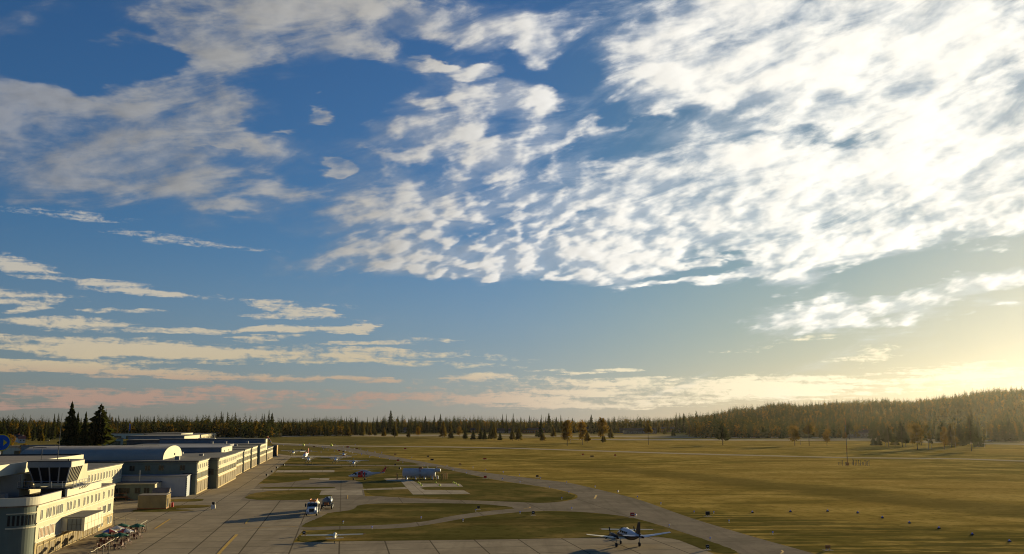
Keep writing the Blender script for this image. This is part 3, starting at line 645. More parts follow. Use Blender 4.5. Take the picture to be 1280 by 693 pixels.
opening(t, 'door', '+x', (.04, 34.9, .05), 1.0, 2.0, 'tan_shutter', 'frame_dark', 1, 1, .08)
# projecting bay box
bx = part(t, 'bay_box', 'cream_wall_light', (.02, 3.45, 12.7, 24.4, 2.65, 4.72)); part(bx, 'bay_roof', 'roof_dark', (.05, 3.5, 12.6, 24.5, 4.723, 4.8)); part(bx, 'bay_joint', 'ochre_wall', (3.45, 3.48, 13, 24.3, 3.66, 3.7), *[(3.45, 3.475, 14.6 + 2.2 * k, 14.64 + 2.2 * k, 2.7, 4.7) for k in range(5)])
part(bx, 'bay_window', 'blue_cladding', (.9, 2.9, 12.64, 12.7, 2.75, 4.6)); part(bx, 'bay_mullion', 'frame_dark', *[(.9 + .66 * k, .96 + .66 * k, 12.6, 12.64, 2.75, 4.6) for k in range(4)], (.9, 2.94, 12.59, 12.64, 3.6, 3.66))
# penthouse storey with its broad roof
part(t, 'penthouse_wall', 'blue_cladding', (-40, -7.3, 15.0, 15.4, HB + .2, 11.4)); part(t, 'penthouse_side', 'cream_wall', (-7.7, -7.28, 15.42, 55, HB + .2, 11.4)); part(t, 'penthouse_end', 'cream_wall', (-40, -7.72, 54.6, 55, 0, 11.4))  # front wall blue, side wall cream: the front's shade is in its colour
opening(t, 'door', '-y', (-11.0, 15.0, HB + .3), 1.3, 2.4, 'blue_cladding', 'frame_dark', 1, 1, .1); opening(t, 'window', '+x', (-7.28, 17.0, 9.3), .8, 1.2, 'window_glass', 'frame_dark', 1, 1, .08)
part(t, 'penthouse_roof', 'roof_brown', (-42, -8.9, 3.0, 56.9, 12.9, 13.0)); part(t, 'roof_fascia', 'cream_wall_light', (-9.1, -8.7, 2.6, 57.1, 11.42, 13.12)); part(t, 'roof_soffit', 'blue_cladding', (-42, -9.11, 2.6, 2.9, 11.42, 13.12), (-42, -9.11, 2.9, 57.0, 11.41, 11.6))
part(t, 'roof_kerb', 'black', (-42, -9.12, 56.7, 57.1, 12.6, 13.25))
# cab
u0c, u1c = 164 - U0, 171.8 - U0; vl, vr = -50.2 - VF, -43.6 - VF
cab = part(t, 'cab_roof', 'blue_cladding', (vl, vr, u0c, u1c, 12.45, 13.35)); part(cab, 'roof_sheet', 'roof_dark', (vl - .1, vr + .1, u0c - .1, u1c + .1, 13.353, 13.5)); part(cab, 'sun_tint_fascia', 'cream_wall_light', (vr + .003, vr + .1, u0c, u1c, 12.45, 13.33))  # sunward fascia cream, the others blue: sunlight put into the colour
def ring(z):
    k = (12.45 - z) / 3.1
    return (vl + .15 + k * 1.0, vr - .15 - k * .75, u0c + .15 + k * .8, u1c - .15 - k * .8)
def cabpt(z): a, b, c, d = ring(z); return [(a, c, z), (b, c, z), (b, d, z), (a, d, z)]
mb = MB(); mb.hexa(cabpt(9.9), cabpt(12.44)); mb.build('cab_glazing', 'window_glass', cab)
mb = MB(); mb.hexa([(x * 1.0, y, 9.35) for x, y, z in cabpt(9.6)], [(x, y, 9.9) for x, y, z in cabpt(9.9)]); mb.build('cab_sill', 'cream_wall', cab)
def bar3(mb, a, b, r=.1):
    a, b = Vector(a), Vector(b); mb.hexa([a + Vector((i, j, 0)) for i, j in ((-r, -r), (r, -r), (r, r), (-r, r))], [b + Vector((i, j, 0)) for i, j in ((-r, -r), (r, -r), (r, r), (-r, r))])
lo, hi = cabpt(9.85), cabpt(12.46)
for e in range(4):
    nn = (4, 7, 4, 7)[e]
    mb = MB()
    for i in range(nn + 1):
        k = i / nn; a = Vector(lo[e]).lerp(Vector(lo[(e + 1) % 4]), k); b = Vector(hi[e]).lerp(Vector(hi[(e + 1) % 4]), k); bar3(mb, a, b, .10 if e == 0 else .07)
    mb.build('mullion', 'steel' if e != 1 else 'cream_wall', cab)  # mullions on the sunward face painted cream to look lit
part(cab, 'walkway', 'frame_dark', (vl - .9, vr + 1.0, u0c - 1.3, u0c + .8, 9.12, 9.3), (vr - .85, vr + 1.0, u0c + .81, u1c + 1.0, 9.12, 9.3), (vl - .9, vl + 1.1, u0c + .81, u1c + 1, 9.12, 9.3))
mb = MB()
x0, x1, y0, y1 = vl - .85, vr + .95, u0c - 1.25, u1c + .95
for z in (9.75, 10.3):
    for a, b in (((x0, y0, z), (x1, y0, z)), ((x1, y0, z), (x1, y1, z)), ((x0, y0, z), (x0, y1, z))): mb.rod(a, b, .035, n=6)
for k in range(6): x = x0 + (x1 - x0) * k / 5; mb.rod((x, y0, 9.3), (x, y0, 10.3), .035, n=6)
for k in range(1, 7): y = y0 + (y1 - y0) * k / 6; mb.rod((x1, y, 9.3), (x1, y, 10.3), .035, n=6); mb.rod((x0, y, 9.3), (x0, y, 10.3), .035, n=6)
mb.build('railing', 'steel', cab)
part(t, 'cab_stem', 'frame_dark', (-4.6, -1.3, u0c + .6, u1c - 1.2, HB + .2, 9.12)); part(t, 'cab_stem', 'cream_wall', (-1.29, -.5, u0c + 1.2, u1c - 1.2, HB + .2, 9.1))
mb = MB()
for k in range(3): bar3(mb, (-.4, u0c + 3.4 + k * 1.6, HB + .2), (.9, u0c + 4.6 + k * 1.6, 9.12), .07)
mb.build('brace', 'frame_dark', cab)
mb = MB(); mb.rod((-3.2, u0c + 3.5, 13.5), (-3.0, u0c + 3.6, 21.2), .06, .035, 6); mb.rod((-5.9, u0c + 4.2, 13.5), (-5.9, u0c + 4.2, 15.6), .05, .04, 6); mb.rod((-7.3, u0c + 4.2, 15.5), (-5.2, u0c + 4.2, 15.6), .06, .06, 6); mb.rod((-7.3, u0c + 4.2, 14.9), (-7.3, u0c + 4.2, 15.6), .03, .03, 6)
mb.rod((-.6, u0c + .5, 13.5), (-.6, u0c + .5, 13.8), .14, .14, 8); mb.build('antenna', 'frame_dark', cab)
part(t, 'roof_hatch', 'roof_grey', (-9.5, -8.1, 15.5 - 4.5, 15.5 - 3.0, HB + .2, HB + .9))

# link wing between the terminal and the vaulted hangar
t = thing('link_wing', 'cream two-storey wing with slim windows between the control cab and window wall', 'wing', G(-57.0, 206), TH)
Lw = 56
part(t, 'front_wall', 'cream_wall', (-.4, 0, 0, Lw, 0, 8.7)); part(t, 'back_wall', 'shaded_wall', (-14, -.41, 0, .4, 0, 8.7), (-14, -.41, Lw - .4, Lw, 0, 8.7)); part(t, 'roof', 'roof_dark', (-14.3, .3, -.3, Lw + .3, 8.703, 8.95)); part(t, 'cornice', 'cream_wall_light', (0, .2, 0, Lw, 8.4, 8.69)); part(t, 'band', 'cream_wall_light', (0, .12, 0, Lw, 5.2, 5.4))
for i in range(20): opening(t, 'window', '+x', (0, 1.8 + i * 2.75, 6.1), .9, 1.5, 'window_pale', 'frame_white', 1, 1, .07)
# ------------------------------------------------------------------ distant airfield buildings
def shed(name, label, cat, org, rz, w, l, h, walls='cream_wall', side='blue_cladding', roofm='roof_dark', group=None, front_w=0):
    """local x = width (away to the left), y = length; lit front on +x"""
    t = thing(name, label, cat, org, rz, group)
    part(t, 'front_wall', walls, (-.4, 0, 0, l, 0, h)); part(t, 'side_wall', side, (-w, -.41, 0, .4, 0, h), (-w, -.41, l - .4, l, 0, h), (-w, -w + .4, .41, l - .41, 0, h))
    part(t, 'roof', roofm, (-w - .4, .4, -.4, l + .4, h + .003, h + .35))
    n = max(2, int(l / 12))
    for i in range(min(n, 24)): opening(t, 'door', '+x', (0, l * (i + .5) / n, .1), round(l / n * .6, 1), h * .55, 'tan_shutter', 'ochre_wall', 3, 1, .15)
    return t
Pg = lambda px, py: P(px, py)
shed('depot', 'blue-sided depot with a white lit end behind the vaulted hangar', 'depot', P(230, 556.5), TH, 44, 84, 7.2, 'cream_wall_light')
shed('depot', 'farther flat depot whose white end shows above the blue-sided one', 'depot', P(226, 552.5), TH, 34, 70, 7.6, 'cream_wall_light', 'roof_dark')
for k in range(4):
    o = P(251, 550.2); d = Vector((-.182, .983, 0)); shed('hangar_terrace', ['first and largest looking pale terrace of the far hangar line', 'second pale terrace of the far hangar line receding to the trees', 'third pale terrace of the far hangar line, half way to the trees', 'last pale terrace of the far hangar line, by the forest edge'][k], 'hangar', Vector((o.x, o.y, 0)) + Vector((-.1985, .980, 0)) * (k * 196), R(11.4), 30, 190, 5.2, 'cream_wall', group='far hangar line beyond the vaulted hangar')
shed('long_hall', 'long pale hall standing diagonally before the forest behind the dark spruces', 'hall', P(124, 549.0), R(-64), 16, 62, 5.6, 'cream_wall_light')
shed('long_hall', 'pale low hall end showing just right of the dark spruces', 'hall', P(118, 556.5), R(-62), 14, 22, 5.0, 'cream_wall')
shed('store_hall', 'pale store hall along the left edge, behind the terminal roof', 'hall', P(-28, 571.5), R(-56), 18, 30, 5.2, 'cream_wall_light')
shed('store_hall', 'pale store hall touching the left curve of the vaulted roof', 'hall', P(35, 573), R(-50), 18, 18, 6.2, 'cream_wall_light')
shed('low_depot', 'blue-walled low depot with cream doors left of the vaulted gable', 'depot', P(262, 553.5), TH, 36, 26, 3.4)
part(shed('low_depot', 'cream-ended low depot on the roofline right of the vaulted gable', 'depot', P(283, 566.0), TH, 60, 26, 7.7, 'cream_wall', 'roof_dark'), 'roof_box', 'cream_wall_light', (-18, -8, 4, 10, 8.06, 9.0))
shed('control_hut', 'tiny yellow hut at the forest edge above the far hangar line', 'hut', P(258, 548), R(-60), 6, 9, 5.5, 'cream_wall_light')
shed('control_hut', 'low cream hut by the perimeter road left of the spruce clump', 'hut', P(338, 546.8), R(-60), 8, 14, 4.5, 'ochre_wall')
shed('glass_hall', 'low white and salmon hall shining before the forest', 'hall', P(272, 545.2), R(-66), 10, 36, 5.0, 'cream_wall_light', roofm='roof_red')
# orange-fronted container at the end of the row
t = thing('shipping_container', 'blue shipping container with an orange lit end past the last cream block', 'container', G(-36.4, 546.5), TH)
part(t, 'body', 'blue_cladding', (-6.6, -2.6, 0, 9, .2, 5.4)); part(t, 'dark_body', 'black', (-2.59, -.1, 0, 9, .1, 6.1)); part(t, 'end_panel', 'wood_orange', (-.09, .05, -.05, 9.05, .1, 6.1)); part(t, 'rib', 'cream_paint', *[(-3.0, -2.65, -.06, 0, .4 + k * .85, .7 + k * .85) for k in range(6)])
# windsock
t = thing('windsock', 'red and white striped windsock drooping from its mast behind the last blocks', 'windsock', G(-44, 575))
mb = MB(); mb.rod((0, 0, 0), (0, 0, 10.2), .1, .07, 8); mb.build('mast', 'orange', t)
mb = MB(); mb.cur = 0; q = [Vector((.1, 0, 10.0)), Vector((.7, 0, 9.5)), Vector((1.3, 0, 8.8)), Vector((1.8, 0, 8.0)), Vector((2.2, 0, 7.2)), Vector((2.5, 0, 6.5))]
for i in range(5): mb.cur = i % 2; mb.rod(q[i], q[i + 1], .55 - i * .07, .48 - i * .07, 10)
mb.build('sleeve', ['sign_red', 'umbrella_white'], t); part(t, 'lamp', 'orange', (-.35, .35, -.35, .35, 10.2, 10.8))
# houses among the trees
def house(px, py, w, l, h, rz, label, walls='roof_brown', roofm='roof_navy', ridge=3.0, chim=True, name='house'):
    p = P(px, py); t = thing(name, label, 'house', p, rz)
    part(t, 'wall', walls, (-w / 2, w / 2, -l / 2, l / 2, -1, h))
    mb = MB(); o = .6; a, b = w / 2 + o, l / 2 + o
    mb.add([(-a, -b, h - .2), (a, -b, h - .2), (a, b, h - .2), (-a, b, h - .2), (-a + .3, 0, h + ridge), (a - .3, 0, h + ridge)], [(0, 1, 5, 4), (2, 3, 4, 5), (1, 2, 5), (3, 0, 4), (0, 3, 2, 1)])
    rf = mb.build('roof', roofm, t)
    if chim: part(rf, 'chimney', 'roof_red', (w * .2, w * .2 + .9, -.4, .5, h + ridge - 1.2, h + ridge + .9))
    n = max(2, int(w / 3.6))
    for i in range(n): opening(t, 'window', '-y', (-w / 2 + w * (i + .5) / n, -l / 2, h * .4), 1.2, 1.3, 'window_glass', 'frame_white', 2, 1, .1)
    for y in (-l * .22, l * .22): opening(t, 'window', '+x', (w / 2, y, h * .4), 1.2, 1.3, 'window_glass', 'frame_white', 2, 1, .1)
    return t
house(18, 553, 13, 8, 4.5, .3, 'small house with pink gable and dark blue roof by the left edge', 'frame_white', 'roof_navy', 2.6)
house(27, 554, 5, 6, 4.0, .6, 'narrow white cottage with a red roof right of the pink-gabled house', 'umbrella_white', 'roof_red', 2.4)
house(45, 544.5, 16, 9, 4, .2, 'salmon-roofed house before the forest at far left', 'ochre_wall', 'roof_red', 2.8)
house(8, 545, 16, 9, 4, -.2, 'salmon-roofed house half hidden at the left edge', 'ochre_wall', 'roof_red', 2.8)
HP = [(632, 541.8, 26, 'dark house with a small red chimney behind the first gap in the trees'), (667, 542, 34, 'long dark-roofed house between the autumn tree and the belt'), (733, 541.5, 22, 'dark house behind the crowns of the paired autumn trees'), (770, 541.5, 24, 'dark house standing left of the tall bare-trunk pine'),
      (800, 542.4, 50, 'long low barrack with lit orange gable ends by the road'), (838, 541, 36, 'dark barn with red wall base right of the tall bare-trunk pine'), (852, 541.6, 24, 'short dark barn at the right end of the barrack row'), (905, 543, 22, 'small brown barn left of the lone dark pine'), (1073, 547.5, 30, 'low dark farmhouse at the foot of the wooded hill'), (596, 541, 20, 'dark cottage half lost in the middle of the forest edge'), (506, 541, 18, 'dark cottage showing through the trees above the tank')]
for i, (x, y, w, lb) in enumerate(HP): house(x, y, w, 11, 4.2 + (i % 3), [-.15, .2, .05][i % 3], lb, ['roof_brown', 'rust', 'roof_brown', 'frame_dark'][i % 4], 'roof_navy', 3.5)
# ------------------------------------------------------------------ trees
def crown_conifer(rs, h, r, n, z0=.06, tiers=None, fat=.3, droop=.25, ragged=.25):
    """jagged layered branches: each a drooping leaf-clump of two crossed faces"""
    V = []; Fs = []
    for i in range(n):
        t = (i + rs.random()) / n; z = h * (z0 + (1 - z0) * (t ** .85))
        rad = r * (1 - t) ** .8 * (1 - ragged + ragged * 2 * rs.random()) + .12 * r * (1 - t)
        if tiers: rad *= .72 + .5 * abs(math.sin(t * tiers * math.pi))
        a = rs.random() * 2 * math.pi; w = max(.12 * r, rad * fat); ca, sa = math.cos(a), math.sin(a)
        b = np.array((ca * rad * .12, sa * rad * .12, z)); e = np.array((ca * rad, sa * rad, z - rad * droop))
        m = (b * .45 + e * .55); sd = np.array((-sa, ca, 0)) * w; up = np.array((0, 0, w * .55))
        o = len(V); V += [b, m + sd - up * .3, e, m - sd - up * .3, m + up, m - up * 1.5]; Fs += [(o, o + 1, o + 2, o + 3), (o, o + 4, o + 2, o + 5)]
    o = len(V); V += [np.array((.25, 0, h * .93)), np.array((-.2, .25, h * .93)), np.array((-.1, -.25, h * .93)), np.array((0, 0, h * 1.02))]; Fs += [(o, o + 1, o + 3), (o + 1, o + 2, o + 3), (o + 2, o, o + 3)]
    return V, Fs
def crown_round(rs, h, r, n, z0=.3, size=.2, lumps=9):
    """leaf clumps spread through several uneven lobes with gaps between them"""
    V = []; Fs = []; C = []
    for k in range(lumps):
        t = k / max(1, lumps - 1); z = h * (z0 + .12 + (1 - z0 - .2) * t); q = r * (.75 * math.sin(math.pi * (.2 + .7 * t)) ** .8); a = rs.random() * 6.28 + k * 2.4; d = q * (.25 + .55 * rs.random())
        C.append((math.cos(a) * d, math.sin(a) * d, z, r * (.3 + .25 * rs.random())))
    for i in range(n):
        c = C[int(rs.random() * lumps)]; d = np.array([rs.gauss(0, 1) for _ in range(3)]); d /= np.linalg.norm(d) + 1e-6
        p = np.array(c[:3]) + d * c[3] * (rs.random() ** .45) * np.array((1, 1, .85)); s = r * size * (.6 + .8 * rs.random())
        u = np.array([rs.gauss(0, 1) for _ in range(3)]); u /= np.linalg.norm(u) + 1e-6; w = np.cross(u, d); w /= np.linalg.norm(w) + 1e-6
        o = len(V); V += [p - u * s, p - w * s * .55, p + u * s, p + w * s * .55]; Fs.append((o, o + 1, o + 2, o + 3))
    return V, Fs
def mesh_of(V, Fs, name, m):
    me = bpy.data.meshes.new(name); me.from_pydata([tuple(v) for v in V], [], Fs); me.materials.append(M[m]); me.update(); return me
def trunk_mesh(h, r, bark, limbs=0, rs=None, z1=.9, cr=3):
    mb = MB(); k = 7
    mb.rod((0, 0, -1.0), (.1, 0, h * .45), r, r * .7, k); mb.rod((.1, 0, h * .45), (0, .1, h * z1), r * .7, r * .15, k)
    for i in range(limbs):
        z = h * (.35 + .5 * i / limbs); a = i * 2.4; L = cr * (.5 + .4 * rs.random()); mb.rod((0, 0, z), (math.cos(a) * L, math.sin(a) * L, z + L * .6), r * .35, r * .08, 5)
    me = bpy.data.meshes.new('trunk'); me.from_pydata(mb.v, [], mb.f); me.materials.append(M[bark]); return me
PROTO = {}
def proto(kind, k, dense=1.0):
    key = (kind, k, dense)
    if key in PROTO: return PROTO[key]
    rs = random.Random(hash((len(kind), ord(kind[0]), k)) & 0xffff)
    if kind == 'spruce': c = crown_conifer(rs, 20, 3.3, int(430 * dense), .04, tiers=7, ragged=.3, fat=.22); pr = (mesh_of(*c, 'crown', 'needles'), trunk_mesh(20, .3, 'bark'))
    elif kind == 'slim': c = crown_conifer(rs, 20, 2.1, int(340 * dense), .05, ragged=.3, fat=.3); pr = (mesh_of(*c, 'crown', 'needles'), trunk_mesh(20, .25, 'bark'))
    elif kind == 'larch': c = crown_conifer(rs, 20, 3.4, int(380 * dense), .12, ragged=.45, fat=.26, droop=.05); pr = (mesh_of(*c, 'crown', 'larch_leaves'), trunk_mesh(20, .28, 'bark'))
    elif kind == 'pine': c = crown_conifer(rs, 20, 3.9, int(230 * dense), .24, tiers=6, ragged=.55, fat=.3, droop=.02); pr = (mesh_of(*c, 'crown', 'needles'), trunk_mesh(20, .32, 'bark', 6, rs, cr=2.4))
    elif kind == 'polepine': c = crown_conifer(rs, 20, 2.9, int(190 * dense), .5, tiers=4, ragged=.5, fat=.4, droop=.0); pr = (mesh_of(*c, 'crown', 'larch_leaves'), trunk_mesh(20, .22, 'bark', 5, rs, cr=1.4))
    elif kind == 'birch': c = crown_round(rs, 20, 3.6, int(460 * dense), .2, .13, 9); pr = (mesh_of(*c, 'crown', 'larch_leaves'), trunk_mesh(20, .24, 'bark_pale', 8, rs, cr=2.6))
    else: c = crown_round(rs, 20, 8.0, int(900 * dense), .2, .085, 18); pr = (mesh_of(*c, 'crown', 'autumn_leaves'), trunk_mesh(20, .36, 'bark', 10, rs, cr=5))
    PROTO[key] = pr; return pr
NAMEK = {'spruce': 'spruce_tree', 'slim': 'spruce_tree', 'larch': 'larch_tree', 'pine': 'pine_tree', 'polepine': 'pine_tree', 'birch': 'birch_tree', 'broad': 'broadleaf_tree'}
rt = random.Random(5)
def tree(kind, p, h, label, group=None, wide=1.0, dense=1.0):
    cm, tm = proto(kind, rt.randrange(4), dense)
    t = thing(NAMEK[kind], label, 'tree', p, rt.random() * 6.28, group); s = h / 20; t.scale = (s * wide, s * wide, s)
    for nm, me in (('trunk', tm), ('crown', cm)):
        o = bpy.data.objects.new(nm, me); COL.objects.link(o); o.parent = t
    return t
def hpx(px, py, top):       # height of a thing standing at pixel (px,py) whose top is at row top
    p = P(px, py); r = ray(px, top); return H + r[2] / r[1] * p.y
def tpx(kind, px, py, top, label, group=None, wide=1.0, dense=1.0): return tree(kind, P(px, py), hpx(px, py, top), label, group, wide, dense)
# the four dark trees behind the terminal, and the golden ones round them
tpx('spruce', 85.5, 571, 502, 'tallest pointed dark spruce rising behind the terminal roof', wide=1.0, dense=2.2)
tpx('spruce', 94, 570, 515, 'narrow spruce close right of the tallest spruce', wide=.75, dense=1.6)
tpx('spruce', 104, 571, 514.5, 'middle spruce of the clump behind the vaulted roof, half golden', wide=.8, dense=1.6)
tpx('pine', 122.5, 570, 505, 'open-topped dark pine at the right end of the near clump', wide=1.15, dense=2.0)
tpx('larch', 117, 570.5, 528, 'golden larch under the open-topped pine', wide=1.1, dense=1.6)
tpx('larch', 99, 571, 540, 'low golden larch at the foot of the middle spruce', wide=1.5, dense=1.4)
tpx('broad', 29, 571.5, 555, 'small thin golden tree in front of the pale store hall', wide=1.1, dense=1.2)
tpx('broad', 12, 566, 543, 'golden-brown tree right of the round blue sign', wide=.8, dense=1.2)
tpx('pine', 2, 563, 530, 'dark tree above the round blue sign at left edge', wide=1.2)
tpx('slim', 42, 552, 526, 'slim dark spruce standing in the green meadow at left'); tpx('larch', 51, 553.5, 533, 'yellowish larch in the meadow left of the tallest spruce', wide=1.1); tpx('slim', 55.5, 551, 523, 'slim spruce in the meadow beside the yellowish larch'); tpx('larch', 34, 552, 530, 'small thin larch beside the slim spruce of the meadow'); tpx('slim', 66, 550, 517, 'tall slim spruce left of the near spruce clump')
# named trees on the far side of the airfield
LONE = [('broad', 709, 557.4, 525.5, 'big orange autumn tree with a clear trunk, left of the pair', .85), ('birch', 713.5, 554, 531, 'thin pale-stemmed birch touching the big orange tree', .8), ('broad', 728, 556.5, 526, 'orange-green autumn tree with a long bare stem right of the biggest one', .62), ('larch', 734, 553.5, 538, 'small bushy green tree in the gap between the two orange trees', 1.5),
        ('broad', 753, 553.5, 522.5, 'biggest dense orange-green tree at the centre of the plain', .75), ('larch', 754.5, 553.5, 543, 'low bush-like tree under the biggest orange-green tree', 1.8), ('larch', 763.5, 549, 533, 'golden larch at the right foot of the biggest orange-green tree', 1.3), ('polepine', 810.5, 556.3, 525.5, 'tall pole-like pine with a bare stem and narrow top', 1.0),
        ('pine', 903.6, 556.8, 527, 'lone dark pine with ragged layered crown on the dry plain', 1.1), ('larch', 912, 547, 528, 'golden larch just behind the lone dark pine', 1.2), ('spruce', 977, 548.5, 538, 'small round-headed spruce left of the orange tree', 1.6), ('broad', 993.6, 557.6, 532.5, 'dome-shaped orange tree on a bare trunk out on the plain', 1.0),
        ('polepine', 1011.5, 557.2, 526.5, 'straight bare-stemmed pine right of the orange dome tree', 1.2), ('broad', 1033.8, 558, 537, 'small orange tree with a leaning crown and thin stem', .75), ('larch', 1056, 549.5, 534, 'thin gold larch left of the tall layered pine', 1.0), ('pine', 1062, 549.6, 520, 'tall layered pine standing alone before the forest edge', .8),
        ('spruce', 1092, 557, 545.5, 'tiny bushy spruce, leftmost of the right-hand grove', 1.9), ('spruce', 1098.5, 557, 544, 'second tiny bushy spruce at the left end of the grove', 1.9), ('birch', 1107, 558, 541, 'small golden birch under the left pine of the grove', 1.4), ('pine', 1111, 558.5, 532, 'dark ragged pine at the left of the grove', 1.2), ('larch', 1119, 557.6, 546, 'low green bush tree between two grove pines', 2.4),
        ('pine', 1128, 559, 528, 'dark round-topped pine on three stems in the grove', 1.1), ('pine', 1132, 559, 536, 'shorter pine leaning on the round-topped pine', .9), ('broad', 1141, 557, 545, 'low rust-coloured tree left of the rusty oak', 1.0), ('broad', 1147, 562.3, 529.5, 'broad rust-brown tree on a thick dark trunk in the grove', .9), ('pine', 1152, 557, 527, 'dark pine top rising behind the rust-brown tree', .9), ('birch', 1161, 562.3, 531, 'golden-green birch with white stems right of the rusty tree', .95), ('birch', 1164.5, 561, 538, 'smaller white-stemmed birch pressed to the golden-green one', .7),
        ('spruce', 1174, 553, 534, 'faint dark spruce behind the gap after the birches', 1.2), ('pine', 1180.5, 559, 526.5, 'darkest broad pine in the middle of the grove', 1.25), ('broad', 1181, 562.5, 534, 'brown-crowned tree on a black trunk under the darkest pine', .55), ('larch', 1189.5, 559.6, 529, 'tall golden larch right of the darkest pine', 1.4), ('birch', 1194.5, 560.5, 535, 'slim birch with pale stem beside the tall golden larch', .6),
        ('spruce', 1200, 557.6, 526, 'pointed dark spruce in the right half of the grove', 1.2), ('spruce', 1207, 556, 529, 'narrow spruce between the pointed spruce and the orange tree', .9), ('broad', 1212, 556.5, 534, 'orange tree behind the lone bare trunk', .7), ('pine', 1214.5, 564.4, 520, 'tallest pine of the grove, standing nearest on a bare trunk', .75), ('spruce', 1223.5, 559.3, 533, 'black-green spruce reaching the ground right of the tallest pine', 1.4), ('birch', 1231, 559.8, 537, 'last birch of the grove with a white stem', .8),
        ('spruce', 1246, 552.3, 527.5, 'dark spruce at the left of the right-edge group', 1.1), ('spruce', 1254, 552.3, 525.5, 'taller spruce second in the right-edge group', 1.2), ('spruce', 1263, 552, 521, 'tallest spruce of the right-edge group', .9), ('spruce', 1268, 552, 528, 'spruce just right of the right-edge tallest one', .9), ('spruce', 1277, 552.4, 527, 'spruce cut by the right edge of the view', 1.1), ('larch', 1241, 551.5, 537, 'golden sapling at the left foot of the right-edge group', 1.2), ('larch', 1259, 551.8, 538, 'golden sapling amid the right-edge spruces', 1.2), ('larch', 1272, 551.5, 536, 'golden larch among the right-edge spruces', 1.1),
        ('larch', 462, 544.9, 535, 'small golden tree first in the row before the spruces', 1.4), ('larch', 469, 545.2, 536, 'small dull tree second in the row before the spruces', 1.4), ('larch', 480, 546.4, 534, 'rounded golden tree left of the tall larch pair', 1.4), ('larch', 493, 547, 527, 'tall golden larch of the pair above the tank', 1.2), ('larch', 510.5, 547.4, 537, 'small pointed tree right of the tall larch pair', 1.4), ('broad', 522.5, 547.2, 533.5, 'round golden tree on a thin stem above the tank', .8), ('larch', 553.5, 548, 525, 'tall rust larch right of centre-left belt', 1.2), ('larch', 563.5, 549.2, 537, 'low wide green tree right of the rust larch', 1.7), ('broad', 574, 547, 533.5, 'round golden tree right of the rust larch', .9), ('spruce', 581.5, 548.8, 535, 'green spruce beside the round golden tree', 1.4),
        ('spruce', 591.5, 549.6, 537, 'green bush-like spruce standing forward near mid-field', 1.6), ('spruce', 601, 549.5, 534, 'first of three green trees in a tight row', 1.5), ('spruce', 606, 549.8, 536, 'middle of three green trees in a tight row', 1.3), ('larch', 612.5, 550.2, 538, 'last of three green trees in a tight row', 1.4), ('larch', 617.5, 550.4, 529, 'golden larch with slim top left of the last green bush', 1.2), ('spruce', 625, 550.6, 540, 'small dark green bush tree left of the twin green ones', 1.6), ('larch', 640.5, 551, 536, 'left one of twin green-gold trees in mid-field', 1.5), ('larch', 648.5, 551.4, 534, 'right one of twin green-gold trees in mid-field', 1.5),
        ('spruce', 671, 546, 537, 'tiny dark tree right of the twin green-gold trees', 1.6), ('larch', 678.5, 552, 541, 'low bushy tree left of the orange trees', 2.0), ('spruce', 676, 547, 524, 'dark spruce behind the low bushy tree', 1.0), ('larch', 692, 547, 533, 'dull larch left of the big orange tree', 1.3), ('spruce', 841.5, 545, 535, 'small pointed bush by the long barrack', 1.7), ('larch', 831, 543.5, 535, 'small golden tree at the right end of the barrack', 1.4), ('larch', 862, 545.5, 529, 'wide green-gold tree right of the barns', 1.6), ('spruce', 866, 545, 524, 'dark spruce beside the wide green-gold tree', 1.0), ('spruce', 890, 545.5, 538, 'small dark tree left of the lone dark pine', 1.6), ('larch', 925, 545.5, 531, 'golden larch right of the lone dark pine', 1.3), ('larch', 938, 545, 537, 'small golden tree at the forest foot left of centre hill', 1.4), ('larch', 954, 546, 535, 'dull green tree at the forest foot below the knoll', 1.2)]
for (k, x, y, tp, lb, wd) in LONE: tpx(k, x, y, tp, lb, None, wd, 1.6 if abs(x - 1160) < 90 or k == 'broad' else 1.0)
# the forest edge: trees that still read one by one
SEC = [(0, 70, 546.5, 14), (66, 200, 546.2, 30), (200, 345, 545.6, 34), (345, 470, 544.6, 30), (470, 640, 541.8, 32), (640, 860, 541.6, 34), (860, 1090, 545.8, 40), (1090, 1290, 549.4, 26)]
WHERE = ['at the left edge above the meadow', 'above the terminal and the vaulted roof', 'behind the far hangar line', 'behind the parked light aircraft', 'behind the storage tank', 'behind the dark houses in mid-view', 'at the foot of the hill behind the plain', 'behind the right-hand grove']
KW = {'spruce': 'dark layered spruce', 'slim': 'slim dark spruce', 'larch': 'golden-brown larch', 'birch': 'yellow-leaved birch'}
for (x0, x1, yb, n), wh in zip(SEC, WHERE):
    for i in range(n):
        px = x0 + (x1 - x0) * (i + rt.random() * .9) / n; k = rt.choices(['spruce', 'slim', 'larch', 'birch'], [3, 5, 3.2, 1.2] if x0 < 860 else [2, 3, 4, 1.5])[0]
        if 600 < px < 860 and k == 'slim' and rt.random() < .3: k = 'larch'
        d = yb + rt.uniform(-1.0, .6); hh = rt.uniform(20, 29) * (1.0 if k in ('spruce', 'slim') else .78)
        hh *= .82 + .42 * abs(math.sin(px * .061) * math.cos(px * .0173 + 1)) + (.12 if px < 860 and yb < 542 else 0)
        p = P(px, d); p.z = hill(p.x, p.y) - .2
        tree(k, p, hh, '%s in the forest edge %s' % (KW[k], wh), '%s of the forest edge %s' % (KW[k], wh), rt.uniform(.85, 1.25), .8)
